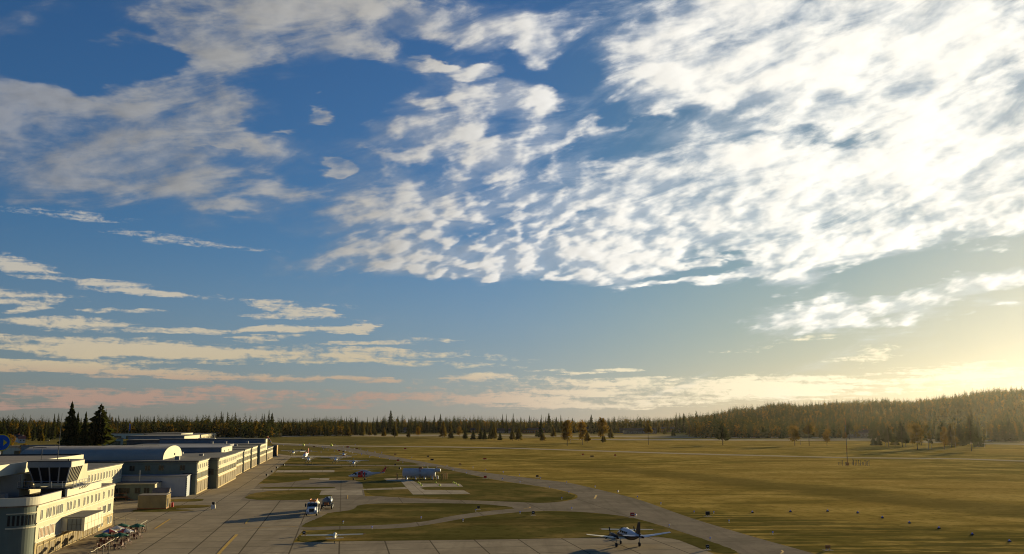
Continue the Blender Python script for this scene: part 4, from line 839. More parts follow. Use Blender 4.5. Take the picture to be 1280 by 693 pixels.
# everything behind them: one mass of merged low-detail trees
def forest():
    rs = random.Random(11); nr = np.random.default_rng(3)
    kinds = []
    for kd in ('spruce', 'slim', 'larch', 'broad'):
        for k in range(3):
            if kd == 'spruce': c = crown_conifer(rs, 20, 3.0, 40, .05, fat=.5, ragged=.3)
            elif kd == 'slim': c = crown_conifer(rs, 20, 2.2, 34, .05, fat=.6, ragged=.3)
            elif kd == 'larch': c = crown_conifer(rs, 20, 3.2, 36, .15, fat=.55, ragged=.45, droop=.05)
            else: c = crown_round(rs, 18, 3.8, 70, .2, .26, 8)
            V = np.array(c[0], dtype=np.float32); Fq = [f if len(f) == 4 else None for f in c[1]]; Fq = np.array([f for f in Fq if f], dtype=np.int32)
            kinds.append((V, Fq, 0 if kd in ('spruce', 'slim') else (1 if kd == 'larch' else 2)))
    pts = []
    def scatter(n, az0, az1, y0, y1, step):
        for _ in range(n):
            a = rs.uniform(az0, az1); y = y0 + (y1 - y0) * rs.random() ** 1.2; x = math.tan(R(a)) * y
            px = 640 + F * x / y / .988
            if 1150 < px < 1235 and y < 1560 and rs.random() < .85: continue       # the clearing behind the grove
            if 440 < px < 870 and y < 1590: continue                                 # pale cleared ground before the belt
            pts.append((x, y))
    scatter(5600, -36, 9, 1235, 1620, 0); scatter(3200, -12, 12, 1590, 1950, 0); scatter(11500, 9, 36, 1150, 2300, 0)
    scatter(500, -36, -14, 1100, 1200, 0); scatter(900, 9, 36, 1090, 1200, 0)
    Vs = []; Fs = []; Ms = []; off = 0
    for x, y in pts:
        z = hill(x, y); i = rs.choices(range(12), [3, 3, 3, 4, 4, 4, 3, 3, 3, .9, .9, .9] if x / y < .16 else [3.2, 3.2, 3.2, 3.4, 3.4, 3.4, 2.6, 2.6, 2.6, 1, 1, 1])[0]
        V, Fq, m = kinds[i]; s = rs.uniform(.8, 1.45) * (.9 + .25 * math.sin(x * .021) * math.cos(y * .013)) * (1.0 if m == 0 else .82) * (.92 if x / y > .2 else 1.0); a = rs.random() * 6.28; c, sn = math.cos(a) * s, math.sin(a) * s; wd = rs.uniform(1.0, 1.6)
        Q = np.empty_like(V); Q[:, 0] = (V[:, 0] * c - V[:, 1] * sn) * wd + x; Q[:, 1] = (V[:, 0] * sn + V[:, 1] * c) * wd + y; Q[:, 2] = V[:, 2] * s + z - .5
        Vs.append(Q); Fs.append(Fq + off); Ms.append(np.full(len(Fq), m, dtype=np.int32)); off += len(V)
    V = np.concatenate(Vs); Fq = np.concatenate(Fs); Mi = np.concatenate(Ms)
    me = bpy.data.meshes.new('forest'); me.vertices.add(len(V)); me.vertices.foreach_set('co', V.ravel())
    me.loops.add(Fq.size); me.loops.foreach_set('vertex_index', Fq.ravel().astype(np.int32)); me.polygons.add(len(Fq))
    me.polygons.foreach_set('loop_start', np.arange(0, Fq.size, 4, dtype=np.int32)); me.polygons.foreach_set('loop_total', np.full(len(Fq), 4, dtype=np.int32)); me.polygons.foreach_set('material_index', Mi)
    for m in ('needles', 'larch_leaves', 'autumn_leaves'): me.materials.append(M[m])
    me.update(); me.validate()
    o = bpy.data.objects.new('forest', me); COL.objects.link(o)
    tag(o, 'mixed spruce and golden larch forest covering the flat horizon and the hill', 'forest', kind='stuff')
forest()
# ------------------------------------------------------------------ aircraft
def wing_mb(mb, root_y, tip_y, x0, x1, croot, ctip, z0, z1, th=.14):
    """one wing half from x0 to x1 (x sideways, y forward); leading edges at root_y / tip_y"""
    n = 6; vs = []
    for (x, ly, c, z, t) in ((x0, root_y, croot, z0, th * croot), (x1, tip_y, ctip, z1, th * ctip * .8)):
        for (k, q) in ((0, 0), (.25, .5), (.6, .4), (1, .02), (.6, -.15), (.25, -.25)): vs.append((x, ly - k * c, z + q * t))
    mb.add(vs, [tuple(range(n)), tuple(range(2 * n - 1, n - 1, -1))] + [(i, n + i, n + (i + 1) % n, (i + 1) % n) for i in range(n)])
def wheel(parent, x, y, r=.33, w=.22, ztop=1.2, name='landing_gear'):
    mb = MB(); mb.rod((x, y, r), (x, y, ztop), .07, .09, 8); mb.rod((x - w * .9, y, r), (x + w * .9, y, r), .06, .06, 6); g = mb.build(name, 'steel', parent)
    mb = MB(); mb.smooth = True; mb.rod((x - w / 2, y, r), (x + w / 2, y, r), r, r, 14); mb.build('tyre', 'tyre', g)
# twin turboprop on the front slabs; nose along +y
t = thing('twin_propeller_plane', 'white and dark brown twin-propeller plane parked on the front concrete slabs', 'aeroplane', (18.6, 152.2, .03), R(12.0))
S = [(5.2, 0, 1.55, .08, .08, .08), (4.8, 0, 1.55, .3, .28, .3), (3.9, 0, 1.6, .5, .45, .48), (2.9, 0, 1.72, .66, .72, .62), (2.2, 0, 1.8, .72, .98, .68), (1.0, 0, 1.85, .74, 1.02, .72), (-1.2, 0, 1.85, .72, .98, .70), (-2.8, 0, 1.95, .52, .72, .56), (-4.4, 0, 2.15, .30, .42, .34), (-5.6, 0, 2.3, .13, .2, .16)]
mb = MB(); mb.smooth = True; mb.loft(S, 18); fu = mb.build('fuselage', ['grey_paint', 'brown_paint'], t)
for p_ in fu.data.polygons:
    if p_.center.z < 1.92 + max(0, -p_.center.y - 2) * .13: p_.material_index = 1
mb = MB(); mb.hexa([(-.6, 2.95, 2.25), (.6, 2.95, 2.25), (.66, 2.2, 2.25), (-.66, 2.2, 2.25)], [(-.42, 2.5, 2.72), (.42, 2.5, 2.72), (.45, 2.1, 2.80), (-.45, 2.1, 2.80)]); mb.build('windscreen', 'window_glass', fu)
for sx in (-1, 1):
    for k in range(4):
        y = 1.5 - k * .85; mb = MB(); mb.box(*sorted((sx * .58, sx * .745)), y - .2, y + .2, 2.12, 2.45); mb.build('window', 'window_glass', fu)
for sx in (-1, 1):
    mb = MB(); wing_mb(mb, 1.1, .75, sx * .3, sx * 2.1, 2.1, 1.9, 1.35, 1.5); wing_mb(mb, .75, .1, sx * 2.1, sx * 7.0, 1.9, 1.05, 1.5, 2.15); mb.build('wing', 'cream_paint' if sx < 0 else 'grey_paint', t)  # left wing cream, right wing grey: the left one's sunlight is painted on
    mb = MB(); mb.smooth = True; mb.loft([(2.5, sx * 2.1, 1.75, .12, .12, .12), (2.3, sx * 2.1, 1.75, .3, .3, .32), (1.2, sx * 2.1, 1.72, .4, .38, .42), (0, sx * 2.1, 1.65, .38, .32, .38), (-1.5, sx * 2.1, 1.55, .1, .1, .12)], 14); nc = mb.build('engine_nacelle', 'brown_paint', t)
    mb = MB(); mb.rod((sx * 2.1, 2.5, 1.75), (sx * 2.1, 2.8, 1.75), .15, .02, 10); mb.build('spinner', 'steel', nc)
    for k in range(3):
        a = R(100 + k * 120); c, s_ = math.cos(a), math.sin(a); mb = MB()
        mb.hexa([(sx * 2.1 - s_ * .07, 2.56, 1.75 + c * .07), (sx * 2.1 + s_ * .07, 2.62, 1.75 - c * .07), (sx * 2.1 + s_ * .07, 2.66, 1.75 - c * .07), (sx * 2.1 - s_ * .07, 2.60, 1.75 + c * .07)], [(sx * 2.1 + c * 1.15 - s_ * .1, 2.55, 1.75 + s_ * 1.15 + c * .1), (sx * 2.1 + c * 1.15 + s_ * .1, 2.6, 1.75 + s_ * 1.15 - c * .1), (sx * 2.1 + c * 1.15 + s_ * .1, 2.63, 1.75 + s_ * 1.15 - c * .1), (sx * 2.1 + c * 1.15 - s_ * .1, 2.58, 1.75 + s_ * 1.15 + c * .1)]); mb.build('propeller_blade', 'black', nc)
    mb = MB(); wing_mb(mb, -4.6, -4.9, sx * .1, sx * 2.6, 1.15, .75, 2.3, 2.45); mb.build('tailplane', 'grey_paint', t)
    wheel(t, sx * 1.95, .1, .34, .24, 1.5)
wheel(t, 0, 3.7, .28, .2, 1.4)
mb = MB(); mb.hexa([(-.07, -3.6, 2.45), (.07, -3.6, 2.45), (.05, -5.7, 2.4), (-.05, -5.7, 2.4)], [(-.05, -5.0, 4.45), (.05, -5.0, 4.45), (.03, -5.9, 4.45), (-.03, -5.9, 4.45)]); mb.build('tail_fin', 'brown_paint', t)
# low gliders on the grass
def glider(loc, rz, label, span):
    t = thing('glider', label, 'glider', loc, rz, 'low white gliders lying on the grass strip')
    mb = MB(); mb.smooth = True; mb.loft([(2.6, 0, .5, .1, .1, .1), (2.0, 0, .55, .34, .34, .3), (.9, 0, .62, .40, .50, .38), (-.4, 0, .62, .30, .32, .3), (-2, 0, .62, .14, .16, .16), (-4.2, 0, .68, .07, .08, .08)], 14); f = mb.build('fuselage', 'cream_paint', t)
    mb = MB(); mb.smooth = True; mb.loft([(1.9, 0, .8, .08, .08, .05), (1.3, 0, .88, .26, .22, .1), (.7, 0, .9, .22, .2, .1), (.3, 0, .9, .05, .05, .05)], 12); mb.build('canopy', 'window_pale', f)
    for sx in (-1, 1):
        mb = MB(); wing_mb(mb, .6, .35, sx * .15, sx * span / 2 * .93, 1.35, .95, .78, .86, .17); w_ = mb.build('wing', 'cream_paint', t)
        mb = MB(); wing_mb(mb, .35, .2, sx * span / 2 * .93, sx * span / 2, .95, .5, .865, .92, .17); mb.build('wing_tip', 'rust', w_)
        mb = MB(); wing_mb(mb, -3.6, -3.75, sx * .04, sx * 1.45, .75, .5, .74, .78, .2); mb.build('tailplane', 'cream_paint', t)
    mb = MB(); mb.hexa([(-.04, -3.4, .7), (.04, -3.4, .7), (.03, -4.3, .7), (-.03, -4.3, .7)], [(-.03, -3.9, 1.15), (.03, -3.9, 1.15), (.02, -4.35, 1.15), (-.02, -4.35, 1.15)]); mb.build('tail_fin', 'cream_paint', t)
    mb = MB(); mb.rod((-.08, .6, .18), (.08, .6, .18), .18, .18, 12); mb.rod((-.05, -3.9, .12), (.05, -3.9, .12), .12, .12, 10); mb.build('wheel', 'tyre', t)
g = P(418.5, 675.3); glider((g.x, g.y, .035), R(10), 'low white glider with straight wings on the grass strip beside the apron edge', 10.2)
g = P(784, 668.3); glider((g.x, g.y, .035), R(-4), 'low cream glider on the grass just behind the twin-propeller plane', 9.8)
# rescue helicopter, nose along -x
p = P(455, 600.2); t = thing('helicopter', 'white helicopter with red band and red tail on the grass pad', 'helicopter', (p.x, p.y, .04), R(2))
S = [(-5.3, 0, 1.35, .08, .08, .1), (-4.8, 0, 1.35, .42, .28, .38), (-4.0, 0, 1.45, .72, .5, .62), (-3.0, 0, 1.6, .95, .88, .8), (-2.2, 0, 1.65, 1.02, 1.1, .88), (0, 0, 1.65, 1.05, 1.15, .9), (1.2, 0, 1.7, .98, 1.05, .85), (2.2, 0, 1.9, .6, .72, .6), (3.4, 0, 2.1, .36, .42, .4), (5.4, 0, 2.35, .22, .26, .26), (6.9, 0, 2.55, .15, .18, .18)]
mb = MB(); mb.smooth = True; mb.loft(S, 18, axis='x'); fu = mb.build('fuselage', ['grey_paint', 'red_paint', 'brown_paint'], t)
bm = bmesh.new(); bm.from_mesh(fu.data)
for xx in (-2.0, -.35, .05, .45): bmesh.ops.bisect_plane(bm, geom=bm.verts[:] + bm.edges[:] + bm.faces[:], plane_co=(xx, 0, 0), plane_no=(1, 0, 0))
bm.to_mesh(fu.data); bm.free()
for p_ in fu.data.polygons:
    x = p_.center.x
    if -2.0 < x < -.35 or .05 < x < .45: p_.material_index = 1
    elif p_.center.z < 1.05 and x < 2: p_.material_index = 2
mb = MB(); mb.smooth = True; mb.loft([(-1.9, 0, 2.7, .3, .15, .2), (-1.2, 0, 2.75, .62, .45, .3), (.6, 0, 2.75, .6, .48, .3), (1.8, 0, 2.6, .35, .3, .2), (2.4, 0, 2.5, .12, .12, .1)], 12, axis='x'); eng = mb.build('engine_housing', 'grey_paint', t)
part(eng, 'engine_band', 'red_paint', (-1.2, -.35, -.63, .63, 2.5, 3.0))
mb = MB(); mb.smooth = False; mb.hexa([(-4.2, -.5, 1.75), (-3.0, -.96, 1.65), (-3.0, .96, 1.65), (-4.2, .5, 1.75)], [(-3.3, -.4, 2.42), (-2.9, -.6, 2.55), (-2.9, .6, 2.55), (-3.3, .4, 2.42)]); mb.build('windscreen', 'window_glass', fu)
for sx in (-1, 1):
    for x, w_ in ((-2.75, .5), (-1.5, .9), (-.1, .3), (.75, .4)): mb = MB(); mb.box(x - w_ / 2, x + w_ / 2, *sorted((sx * .9, sx * 1.06)), 1.75, 2.3); mb.build('side_window', 'window_glass', fu)
mb = MB(); mb.hexa([(5.6, -.1, 2.4), (6.9, -.1, 2.5), (6.9, .1, 2.5), (5.6, .1, 2.4)], [(7.1, -.06, 4.3), (7.7, -.06, 4.35), (7.7, .06, 4.35), (7.1, .06, 4.3)]); fin = mb.build('tail_fin', 'red_paint', t)
mb = MB()
for k in range(4): a = R(20 + 90 * k); mb.rod((7.4, -.3, 3.9), (7.4 + 1.2 * math.cos(a), -.3, 3.9 + 1.2 * math.sin(a)), .06, .05, 6)
mb.rod((7.4, -.35, 3.9), (7.4, 0, 3.9), .1, .1, 8); mb.build('tail_rotor', 'brown_paint', fin)
mb = MB(); mb.box(5.5, 6.2, -1.5, 1.5, 2.55, 2.63); mb.build('stabiliser', 'red_paint', t)
mb = MB(); mb.rod((-.4, 0, 3.1), (-.4, 0, 3.65), .14, .12, 10); hub = mb.build('rotor_mast', 'steel', t)
for k in range(4):
    a = R(38 + 90 * k); c, s_ = math.cos(a), math.sin(a); mb = MB()
    mb.hexa([(-.4 - s_ * .13, c * .13, 3.5), (-.4 + s_ * .13, -c * .13, 3.5), (-.4 + s_ * .13 + c * .3, -c * .13 + s_ * .3, 3.5), (-.4 - s_ * .13 + c * .3, c * .13 + s_ * .3, 3.5)], [(-.4 + c * .3 - s_ * .13, s_ * .3 + c * .13, 3.56), (-.4 + c * .3 + s_ * .13, s_ * .3 - c * .13, 3.56), (-.4 + c * 6.3 + s_ * .13, s_ * 6.3 - c * .13, 3.42), (-.4 + c * 6.3 - s_ * .13, s_ * 6.3 + c * .13, 3.42)]); mb.build('rotor_blade', 'yellow_paint' if k % 2 else 'grey_paint', hub)
for x, y in ((-3.6, 0), (.4, -1.0), (.4, 1.0)):
    mb = MB(); mb.rod((x, y, .3), (x, y * .8, 1.2), .06, .08, 6); g_ = mb.build('landing_gear', 'steel', t); mb = MB(); mb.rod((x, y - .12, .3), (x, y + .12, .3), .3, .3, 12); mb.build('tyre', 'tyre', g_)
# high-wing light aircraft facing the camera: nose along -y
def lightplane(loc, rz, label, trim, group, s=1.0, low=False):
    t = thing('light_aircraft', label, 'aeroplane', loc, rz, group); t.scale = (s, s, s)
    mb = MB(); mb.smooth = True; mb.loft([(-3.1, 0, 1.25, .12, .12, .12), (-2.9, 0, 1.25, .42, .36, .4), (-1.8, 0, 1.3, .55, .5, .55), (-.9, 0, 1.35, .6, .8, .62), (.9, 0, 1.4, .55, .75, .55), (2.8, 0, 1.5, .25, .3, .28), (4.8, 0, 1.65, .09, .14, .1)], 14); f = mb.build('fuselage', ['white_paint', trim], t)
    for p_ in f.data.polygons:
        if 1.0 < p_.center.z < 1.32: p_.material_index = 1
    mb = MB(); mb.hexa([(-.5, -1.6, 1.72), (.5, -1.6, 1.72), (.56, -.8, 1.72), (-.56, -.8, 1.72)], [(-.4, -1.05, 2.12), (.4, -1.05, 2.12), (.44, -.8, 2.14), (-.44, -.8, 2.14)]); mb.build('windscreen', 'window_glass', f)
    z = .95 if low else 2.18
    for sx in (-1, 1):
        mb = MB(); wing_mb(mb, 1.0, .85, sx * .2, sx * 5.6, -1.6, -1.2, z, z + (.35 if low else .12), .2)
        mb2 = MB(); mb2.v = [(x, y - 1.7, zz) for x, y, zz in mb.v]; mb2.f = mb.f; mb2.m = mb.m; mb2.sm = mb.sm; w_ = mb2.build('wing', 'white_paint', t)
        if not low: mb = MB(); mb.rod((sx * .5, -.5, .95), (sx * 2.6, -.5, 2.16), .05, .05, 6); mb.build('strut', 'white_paint', w_)
        mb = MB(); mb.box(*sorted((0, sx * 1.7)), 4.0, 4.8, 1.62, 1.68); mb.build('tailplane', 'white_paint', t)
        mb = MB(); mb.rod((sx * .4, -.4, .9), (sx * 1.2, -.3, .28), .06, .05, 6); g_ = mb.build('landing_gear', 'white_paint', t); mb = MB(); mb.rod((sx * 1.12, -.3, .25), (sx * 1.3, -.3, .25), .25, .25, 12); mb.build('tyre', 'tyre', g_)
    mb = MB(); mb.rod((0, -2.5, .9), (0, -2.5, .25), .05, .05, 6); g_ = mb.build('landing_gear', 'white_paint', t); mb = MB(); mb.rod((-.08, -2.5, .22), (.08, -2.5, .22), .22, .22, 12); mb.build('tyre', 'tyre', g_)
    mb = MB(); mb.hexa([(-.05, 3.5, 1.7), (.05, 3.5, 1.7), (.04, 4.9, 1.7), (-.04, 4.9, 1.7)], [(-.03, 4.4, 2.9), (.03, 4.4, 2.9), (.03, 5.0, 2.9), (-.03, 5.0, 2.9)]); mb.build('tail_fin', trim, t)
    mb = MB(); mb.rod((0, -3.35, 1.25), (0, -3.05, 1.25), .03, .14, 8); mb.box(-.95, .95, -3.2, -3.15, 1.19, 1.31); mb.build('propeller', 'black', t)
    return t
GR = 'light aircraft parked in the middle distance'
for (x, y, rz, lb, tr, s_) in ((385.5, 579.0, 14, 'white high-wing light aircraft at the left of the parked trio', 'cream_paint', 1.25), (419.5, 579.3, 12, 'white high-wing light aircraft in the middle of the parked trio', 'grey_paint', 1.25), (441.8, 583.6, 10, 'white high-wing light aircraft nearest the rescue helicopter', 'cream_paint', 1.2)):
    lightplane(P(x, y, .04), R(rz), lb, tr, GR, s_)
lightplane(P(366.5, 569.8, .04), R(10), 'small yellow-nosed light aircraft at the far left of the parking grass', 'cone_yellow', GR, 1.25)
lightplane(P(429.5, 572.5, .04), R(14), 'orange and white light aircraft behind the parked trio', 'orange', GR, 1.25, True)
# small helicopter facing the camera
t = thing('helicopter', 'small white helicopter with a red top and tail, seen nose-on', 'helicopter', P(381.5, 573.6, .04), 0); t.scale = (1.25,) * 3
mb = MB(); mb.smooth = True; mb.loft([(-2.6, 0, 1.2, .1, .1, .1), (-2.2, 0, 1.2, .6, .4, .45), (-1.2, 0, 1.35, .9, .85, .75), (.6, 0, 1.4, .85, .9, .7), (1.8, 0, 1.7, .4, .45, .4), (5.5, 0, 2.0, .14, .16, .16)], 14); fu = mb.build('fuselage', 'white_paint', t)
mb = MB(); mb.hexa([(-.62, -2.15, 1.1), (.62, -2.15, 1.1), (.85, -1.0, 1.1), (-.85, -1.0, 1.1)], [(-.5, -1.5, 2.05), (.5, -1.5, 2.05), (.62, -1.0, 2.1), (-.62, -1.0, 2.1)]); mb.build('windscreen', 'window_glass', fu)
mb = MB(); mb.smooth = True; mb.loft([(-.9, 0, 2.3, .2, .2, .1), (0, 0, 2.4, .45, .35, .2), (1.4, 0, 2.3, .3, .3, .2)], 10); mb.build('engine_housing', 'red_paint', t)
mb = MB(); mb.hexa([(-.08, 4.9, 2.0), (.08, 4.9, 2.0), (.06, 5.7, 2.0), (-.06, 5.7, 2.0)], [(-.05, 5.5, 4.2), (.05, 5.5, 4.2), (.05, 6.1, 4.2), (-.05, 6.1, 4.2)]); mb.build('tail_fin', 'red_paint', t)
mb = MB(); mb.rod((0, 0, 2.6), (0, 0, 3.15), .1, .1, 8); h_ = mb.build('rotor_mast', 'steel', t)
for a in (15, 135, 255): mb = MB(); mb.rod((0, 0, 3.1), (5 * math.cos(R(a)), 5 * math.sin(R(a)), 3.02), .08, .06, 5); mb.build('rotor_blade', 'grey_paint', h_)
for sx in (-1, 1): mb = MB(); mb.rod((sx * 1.0, -1.8, .1), (sx * 1.0, 1.8, .1), .07, .07, 6); mb.rod((sx * 1.0, -.8, .1), (sx * .5, -.8, .8), .05, .05, 6); mb.rod((sx * 1.0, .8, .1), (sx * .5, .8, .8), .05, .05, 6); mb.build('skid', 'grey_paint', t)

# ------------------------------------------------------------------ fuel truck and tank trailer, noses along -y
def wheel_pair(parent, x, y, r=.52, w=.3):
    mb = MB(); mb.smooth = True; mb.rod((x - w / 2, y, r), (x + w / 2, y, r), r, r, 18); g_ = mb.build('wheel', 'tyre', parent); mb = MB(); mb.rod((x - w / 2 - .01, y, r), (x + w / 2 + .01, y, r), r * .5, r * .5, 12); mb.build('rim', 'steel', g_)
p = P(389.2, 645.2, .02); t = thing('fuel_truck', 'white-nosed fuel truck with black grille and yellowish tank, facing the camera', 'truck', p, R(8)); t.scale = (1.0,) * 3
part(t, 'chassis', 'black', (-.45, .45, .1, 8.4, .55, .85)); 
mb = MB(); mb.hexa([(-.72, .0, .75), (.72, .0, .75), (.85, 1.6, .75), (-.85, 1.6, .75)], [(-.66, .08, 1.62), (.66, .08, 1.62), (.85, 1.6, 1.8), (-.85, 1.6, 1.8)]); hood = mb.build('hood', 'white_paint', t)
part(hood, 'grille', 'black', (-.5, .5, -.05, .03, .85, 1.52)); part(t, 'bumper', 'steel', (-1.15, 1.15, -.28, -.05, .5, .78)); part(t, 'number_plate', 'grey_paint', (-.45, .45, -.31, -.282, .42, .66))
for sx in (-1, 1):
    mb = MB(); mb.hexa([(sx * .7, .0, .7), (sx * 1.2, .1, .7), (sx * 1.22, 1.5, .7), (sx * .8, 1.5, .7)], [(sx * .7, .25, 1.22), (sx * 1.12, .35, 1.18), (sx * 1.14, 1.2, 1.2), (sx * .8, 1.2, 1.25)]); fe = mb.build('fender', 'white_paint', t)
    mb = MB(); mb.rod((sx * .95, -.03, .95), (sx * .95, .1, .95), .15, .15, 12); mb.build('headlight', 'umbrella_white', fe)
    mb = MB(); mb.box(*sorted((sx * 1.25, sx * 1.55)), 1.65, 1.8, 1.75, 2.45); mb.rod((sx * 1.1, 1.75, 2.2), (sx * 1.3, 1.75, 2.2), .03, .03, 5); mb.build('mirror', 'black', t)
    for y in (.75, 5.6, 7.0): wheel_pair(t, sx * 1.02, y)
mb = MB(); mb.hexa([(-1.12, 1.6, .8), (1.12, 1.6, .8), (1.12, 3.2, .8), (-1.12, 3.2, .8)], [(-1.02, 1.95, 2.55), (1.02, 1.95, 2.55), (1.06, 3.2, 2.55), (-1.06, 3.2, 2.55)]); cb = mb.build('cab', 'grey_paint', t)
mb = MB(); mb.hexa([(-.98, 1.66, 1.75), (.98, 1.66, 1.75), (.98, 1.8, 1.75), (-.98, 1.8, 1.75)], [(-.9, 1.87, 2.45), (.9, 1.87, 2.45), (.9, 2.0, 2.45), (-.9, 2.0, 2.45)]); mb.build('windscreen', 'window_glass', cb)
for sx in (-1, 1): mb = MB(); mb.box(*sorted((sx * 1.0, sx * 1.13)), 2.1, 3.0, 1.7, 2.4); mb.build('side_window', 'window_glass', cb)
mb = MB(); mb.smooth = True; mb.loft([(3.3, 0, 1.85, 1.0, .75, .75), (3.5, 0, 1.85, 1.18, .9, .88), (8.2, 0, 1.85, 1.18, .9, .88), (8.4, 0, 1.85, 1.0, .75, .75)], 20); tk = mb.build('tank', 'cream_paint', t)
mb = MB(); mb.box(-.75, -.68, 3.4, 8.2, 2.72, 3.0); mb.box(.68, .75, 3.4, 8.2, 2.72, 3.0); mb.box(-.75, .75, 3.36, 3.42, 2.72, 3.05); mb.build('walkway_rail', 'orange', tk); mb = MB()
for k in range(3): mb.rod((0, 4.4 + k * 1.4, 2.7), (0, 4.4 + k * 1.4, 2.95), .28, .28, 12)
mb.build('hatch', 'black', tk); part(cb, 'beacon', 'orange', (-.5, -.3, 2.3, 2.5, 2.553, 2.72), (.3, .5, 2.3, 2.5, 2.553, 2.72))
p = P(408.0, 637.2, .02); t = thing('tank_trailer', 'dark wheeled tank trailer parked right behind the fuel truck', 'trailer', p, R(6)); t.scale = (1.1,) * 3
part(t, 'frame', 'black', (-.9, .9, 0, 4.6, .7, .9), (-.08, .08, -1.2, 0, .7, .82)); mb = MB(); mb.smooth = True; mb.loft([(.2, 0, 1.6, .75, .55, .55), (.4, 0, 1.6, .95, .72, .7), (4.2, 0, 1.6, .95, .72, .7), (4.4, 0, 1.6, .75, .55, .55)], 18); tk = mb.build('tank', 'blue_cladding', t)
part(tk, 'valve_box', 'rust', (-.5, .45, -.25, .2, .95, 1.45)); mb = MB(); mb.rod((0, 1.2, 2.2), (0, 1.2, 2.55), .2, .2, 10); mb.build('hatch', 'black', tk); mb = MB(); mb.rod((.6, 1.4, 2.05), (.78, 1.4, 2.6), .2, .16, 8); mb.build('hose_reel', 'cream_paint', tk)
for sx in (-1, 1):
    for y in (.9, 3.6): wheel_pair(t, sx * 1.02, y, .5, .26)
# ------------------------------------------------------------------ storage tank with its barrier posts
p = P(502.5, 599.5, .045); t = thing('storage_tank', 'long white horizontal storage tank on saddles, ringed by orange posts', 'tank', p, 0)
mb = MB(); mb.smooth = True; mb.loft([(0, 1.9, 2.05, 1.2, 1.2, 1.2), (.25, 1.9, 2.05, 1.6, 1.6, 1.6), (11.0, 1.9, 2.05, 1.6, 1.6, 1.6), (11.25, 1.9, 2.05, 1.35, 1.35, 1.35)], 24, axis='x'); tk = mb.build('tank_shell', 'tank_paint', t)
mb = MB(); mb.smooth = True; mb.loft([(11.24, 1.9, 2.9, 1.1, .7, .6), (12.9, 1.9, 2.9, 1.05, .68, .55), (13.1, 1.9, 2.9, .8, .5, .4)], 16, axis='x'); mb.build('end_hood', 'tank_paint', tk)
for x in (1.5, 4.6, 7.7, 10.4): part(t, 'saddle', 'white_paint', (x - .2, x + .2, .7, 3.1, 0, .9))
part(t, 'pump_cabinet', 'tank_paint', (11.6, 12.3, 1.2, 2.4, .05, 1.1)); mb = MB()
for z in range(8): mb.box(5.9, 6.3, .2, .26, .5 + z * .42, .56 + z * .42)
mb.rod((5.88, .22, 0), (5.88, .5, 3.8), .04, .04, 5); mb.rod((6.32, .22, 0), (6.32, .5, 3.8), .04, .04, 5); mb.build('ladder', 'rust', tk); part(tk, 'inspection_hatch', 'rust', (5.5, 6.9, 1.3, 2.5, 3.6, 3.85), (5.7, 6.7, 1.5, 2.3, 3.85, 4.1)); mb = MB(); mb.rod((8.6, 1.9, 3.6), (8.6, 1.9, 4.2), .12, .12, 8); mb.build('vent_pipe', 'steel', tk)
mb = MB(); mb.rod((0, 0, 0), (0, 0, 1.25), .13, .13, 8); bol = mb.build('bollard', ['wood_orange'], None)
def place(o, first, loc, label=None, rz=None):
    if first: o.location = loc; c = o
    else: c = dup(o, loc)
    if rz is not None: c.rotation_euler = (0, 0, rz)
    if label: c['label'] = label
    return c
tag(bol, 'orange-brown protective post in front of the white storage tank', 'post', 'protective posts round the storage tank')
for i in range(13): place(bol, i == 0, (p.x + .4 + i * .95, p.y - .9, .03))
for i, (dx, dy) in enumerate(((-1.6, -.2), (-1.9, .9), (13.6, .2), (14.2, .8), (14.9, .4), (15.3, 1.1))): c = dup(bol, (p.x + dx, p.y + dy, .03), label='taller orange-brown post off the %s end of the storage tank' % ('left' if dx < 0 else 'right')); c.scale = (1.3, 1.3, 1.65)
